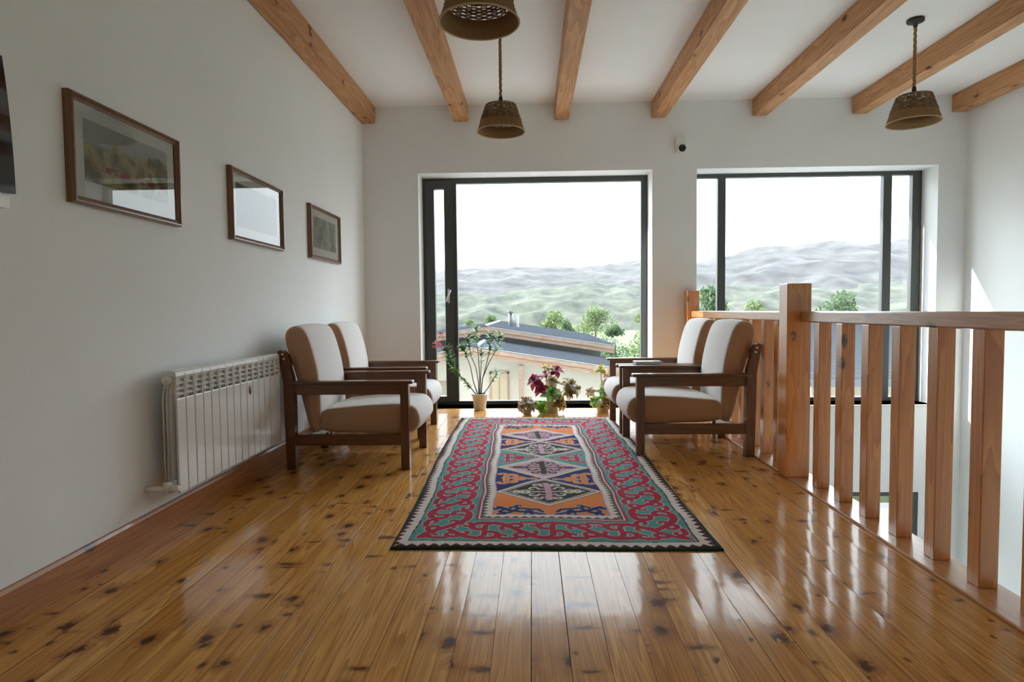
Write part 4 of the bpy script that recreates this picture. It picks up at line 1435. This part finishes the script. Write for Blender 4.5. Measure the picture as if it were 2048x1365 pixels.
def gable(parent, name, y0, y1, zr, xl_, zl, xr_, zr2, thick, fasc_h, pitch_n):
    """gable roof, ridge along y at x=0 (local), with standing ribs and a boarded fascia on the front edge"""
    mb = MB()
    for (xe, ze) in ((xl_, zl), (xr_, zr2)):
        a, b = (0.0, zr), (xe, ze)
        mb.prism([a, b, (b[0], b[1] - thick), (a[0], a[1] - thick)], 'y', y0, y1)
    rf = mb.build(name, M_METAL, parent)
    rb = MB()
    n_ = pitch_n
    for (xe, ze) in ((xl_, zl), (xr_, zr2)):
        for i in range(n_):
            y = y0 + 0.15 + (y1 - y0 - 0.3) * i / (n_ - 1)
            rb.prism([(0.0, zr), (xe, ze), (xe, ze + 0.03), (0.0, zr + 0.03)], 'y', y - 0.012, y + 0.012)
    rb.prism([(-0.10, zr - 0.01), (0.10, zr - 0.01), (0.0, zr + 0.05)], 'y', y0 - 0.02, y1)
    rb.build('roof_ribs', M_RIB, rf)
    fb = MB()
    for (xe, ze) in ((xl_, zl), (xr_, zr2)):
        for k in range(2):
            h0, h1 = thick * 0.5 + fasc_h * k / 2, thick * 0.5 + fasc_h * (k + 1) / 2 - 0.008
            fb.prism([(0.0, zr - h0), (xe, ze - h0), (xe, ze - h1), (0.0, zr - h1)], 'y', y0 + 0.03 * k - 0.03, y0 + 0.03 * k)
    fb.build('fascia', M_FASC, rf)
    return rf


Z0 = 3.2
gable(r, 'roof', 3.0, 10.8, 0.640 + Z0, -5.2, -0.10 + Z0, 3.52, 0.085 + Z0, 0.05, 0.20, 16)
gable(r, 'roof', 0.0, 3.4, 0.255 + Z0, -5.6, -0.62 + Z0, 3.9, -0.37 + Z0, 0.05, 0.19, 9)
mb = MB().box(-5.0, 3.4, 0.6, 3.6, 0.0, 2.72)
mb.prism([(-5.0, 2.72), (3.4, 2.72), (3.4, 2.76), (0.0, 3.22), (-5.0, 2.74)], 'y', 0.6, 3.3)
mb.build('wall', M_CREAM, r)
MB().box(-4.9, 3.2, 3.45, 10.5, 0.0, 3.12).prism([(-4.9, 3.12), (3.2, 3.12), (3.2, 3.25), (0.0, 3.72), (-4.9, 3.14)], 'y', 3.45, 10.5).build('wall', M_GREYW, r)
MB().bbox(0.98, 1.09, 0.10, 0.22, 0.0, 3.02, 0.01).build('porch_post', M_FASC, r)
d = MB().box(0.33, 0.70, 0.56, 0.62, 1.2, 2.78).build('window', plain('window_blind', (0.55, 0.45, 0.30), 0.6), r)
MB().box(0.29, 0.33, 0.54, 0.62, 1.15, 2.82).box(0.70, 0.74, 0.54, 0.62, 1.15, 2.82).box(0.29, 0.74, 0.54, 0.62, 2.78, 2.83).box(0.505, 0.525, 0.54, 0.62, 1.15, 2.8).build('window_frame', M_FASC, d)
d = MB().box(-0.95, -0.55, 0.56, 0.62, 0.9, 2.55).build('window', plain('window_dull', (0.35, 0.30, 0.22), 0.4), r)
MB().box(-0.99, -0.95, 0.54, 0.62, 0.86, 2.59).box(-0.55, -0.51, 0.54, 0.62, 0.86, 2.59).box(-0.99, -0.51, 0.54, 0.62, 2.55, 2.60).build('window_frame', M_FASC, d)
mb = MB().tube([(0.61, 6.0, 3.55), (0.61, 6.0, 4.19)], 0.075, 14)
mb.tube([(0.61, 6.0, 4.20), (0.61, 6.0, 4.24)], 0.11, 14)
mb.build('chimney', plain('chimney_steel', (0.18, 0.18, 0.18), 0.4, 0.6), r)
MB().tube([(0.83, 6.0, 3.55), (0.83, 6.0, 4.10)], 0.045, 10).build('vent_pipe', plain('vent_grey', (0.50, 0.50, 0.49), 0.5), r)

r = thing('house', (9.0, 14.0, -3.2), 'house with ribbed blue-grey roof glimpsed through the wide window', 'house', 'houses outside')
M_BLUE = plain('blue_grey_roof', (0.20, 0.25, 0.30), 0.4, 0.2)
mb = MB().prism([(0.0, 2.62), (8.0, 3.78), (8.0, 3.70), (0.0, 2.54)], 'x', -3.0, 9.0)
rf = mb.build('roof', M_BLUE, r)
rb = MB()
for i in range(60):
    t_ = i / 59
    rb.box(-3.0, 9.0, 8.0 * t_ - 0.02, 8.0 * t_ + 0.02, 2.62 + 1.16 * t_, 2.65 + 1.16 * t_)
rb.build('roof_ribs', M_RIB, rf)
MB().box(-3.0, 9.0, -0.06, 0.0, 2.50, 2.63).build('gutter', M_METAL, rf)
MB().box(-2.6, 8.6, 0.5, 7.8, 0.0, 2.55).build('wall', M_CREAM, r)


def tree(x, y, h, wdt, mats, label, seed, n_=2600):
    rg = random.Random(seed)
    z0 = gz(x, y)
    r = thing('tree', (x, y, z0), label, 'tree', 'trees in the valley')
    MB().tube([(0, 0, -0.1), (0.05, 0, h * 0.3), (0.0, 0.05, h * 0.75)], [h * 0.028, h * 0.02, h * 0.006], 8).build('trunk', M_STEM, r)
    blobs = []
    for k in range(12):
        t_ = rg.random()
        zz = h * (0.28 + 0.66 * t_)
        rr = wdt * 0.5 * (1 - 0.55 * abs(t_ - 0.35) - 0.35 * t_ * t_)
        a = rg.uniform(0, 2 * PI)
        blobs.append((math.cos(a) * rr * 0.55, math.sin(a) * rr * 0.55, zz, max(0.15 * wdt, rr * rg.uniform(0.45, 0.7))))
    blobs.append((0, 0, h * 0.90, wdt * 0.16)); blobs.append((0, 0, h * 0.5, wdt * 0.40))
    v, f, m_ = [], [], []
    for q in range(n_):
        bx, by, bz, br = rg.choice(blobs)
        th, cz = rg.uniform(0, 2 * PI), rg.uniform(-0.8, 1)
        rr = br * (rg.random() ** 0.35)
        sn = math.sqrt(1 - cz * cz)
        c = Vector((bx + rr * sn * math.cos(th), by + rr * sn * math.sin(th), bz + rr * cz * 0.9))
        sz = h * rg.uniform(0.012, 0.026)
        e_ = Euler((rg.uniform(0, PI), rg.uniform(0, PI), rg.uniform(0, PI))).to_matrix()
        o = len(v)
        for a, b in ((-1, 0), (0, -0.6), (1, 0), (0, 0.6)):
            v.append(tuple(c + e_ @ Vector((a * sz, b * sz, 0))))
        f.append((o, o + 1, o + 2, o + 3)); m_.append(0 if rg.random() < 0.6 else 1)
    mb = MB()
    mb.v, mb.f, mb.m, mb.s = v, f, m_, [False] * len(f)
    mb.build('crown', mats, r)


T1 = [leaf_mat('tree_green', (0.135, 0.20, 0.085), 0.4, 0.7), leaf_mat('tree_yellow_green', (0.27, 0.31, 0.14), 0.4, 0.7)]
T2 = [leaf_mat('tree_dark_green', (0.095, 0.155, 0.085), 0.3, 0.7), T1[0]]
for x, y, top, wdt, ms, lab in (
        (1.25, 34, 1.10, 2.5, T1, 'rounded light-green tree just right of the chimney pipes'),
        (4.48, 44.5, 1.28, 3.4, T1, 'tallest light-green tree above the roof slope'),
        (5.6, 31, 1.05, 2.0, T1, 'light-green tree at the right edge of the tall window'),
        (4.75, 36, 0.25, 1.7, T2, 'darker low tree between two light-green trees'),
        (2.15, 40, 0.55, 1.8, T2, 'darker tree partly behind the rounded tree by the chimney'),
        (-3.6, 36, 0.60, 1.3, T1, 'small yellow-green tree left of the roof ridge'),
        (-2.75, 40, 0.85, 1.7, T1, 'yellow-green tree rising over the roof ridge'),
        (9.2, 33, 2.35, 2.6, T2, 'dark-green tree beside the far newel post'),
        (12.3, 35, 1.55, 2.6, T1, 'light-green tree seen left of the tall newel post'),
        (16.6, 34, 1.95, 3.3, T2, 'broad green tree seen right of the tall newel post'),
        (18.9, 38, 1.0, 2.2, T2, 'low tree behind the right mullion of the wide window'),
        (20.6, 32, 1.55, 1.9, T1, 'light-green tree in the right narrow pane')):
    tree(x, y, top - gz(x, y), wdt * 1.25, ms, lab, int(x * 10) + 90)
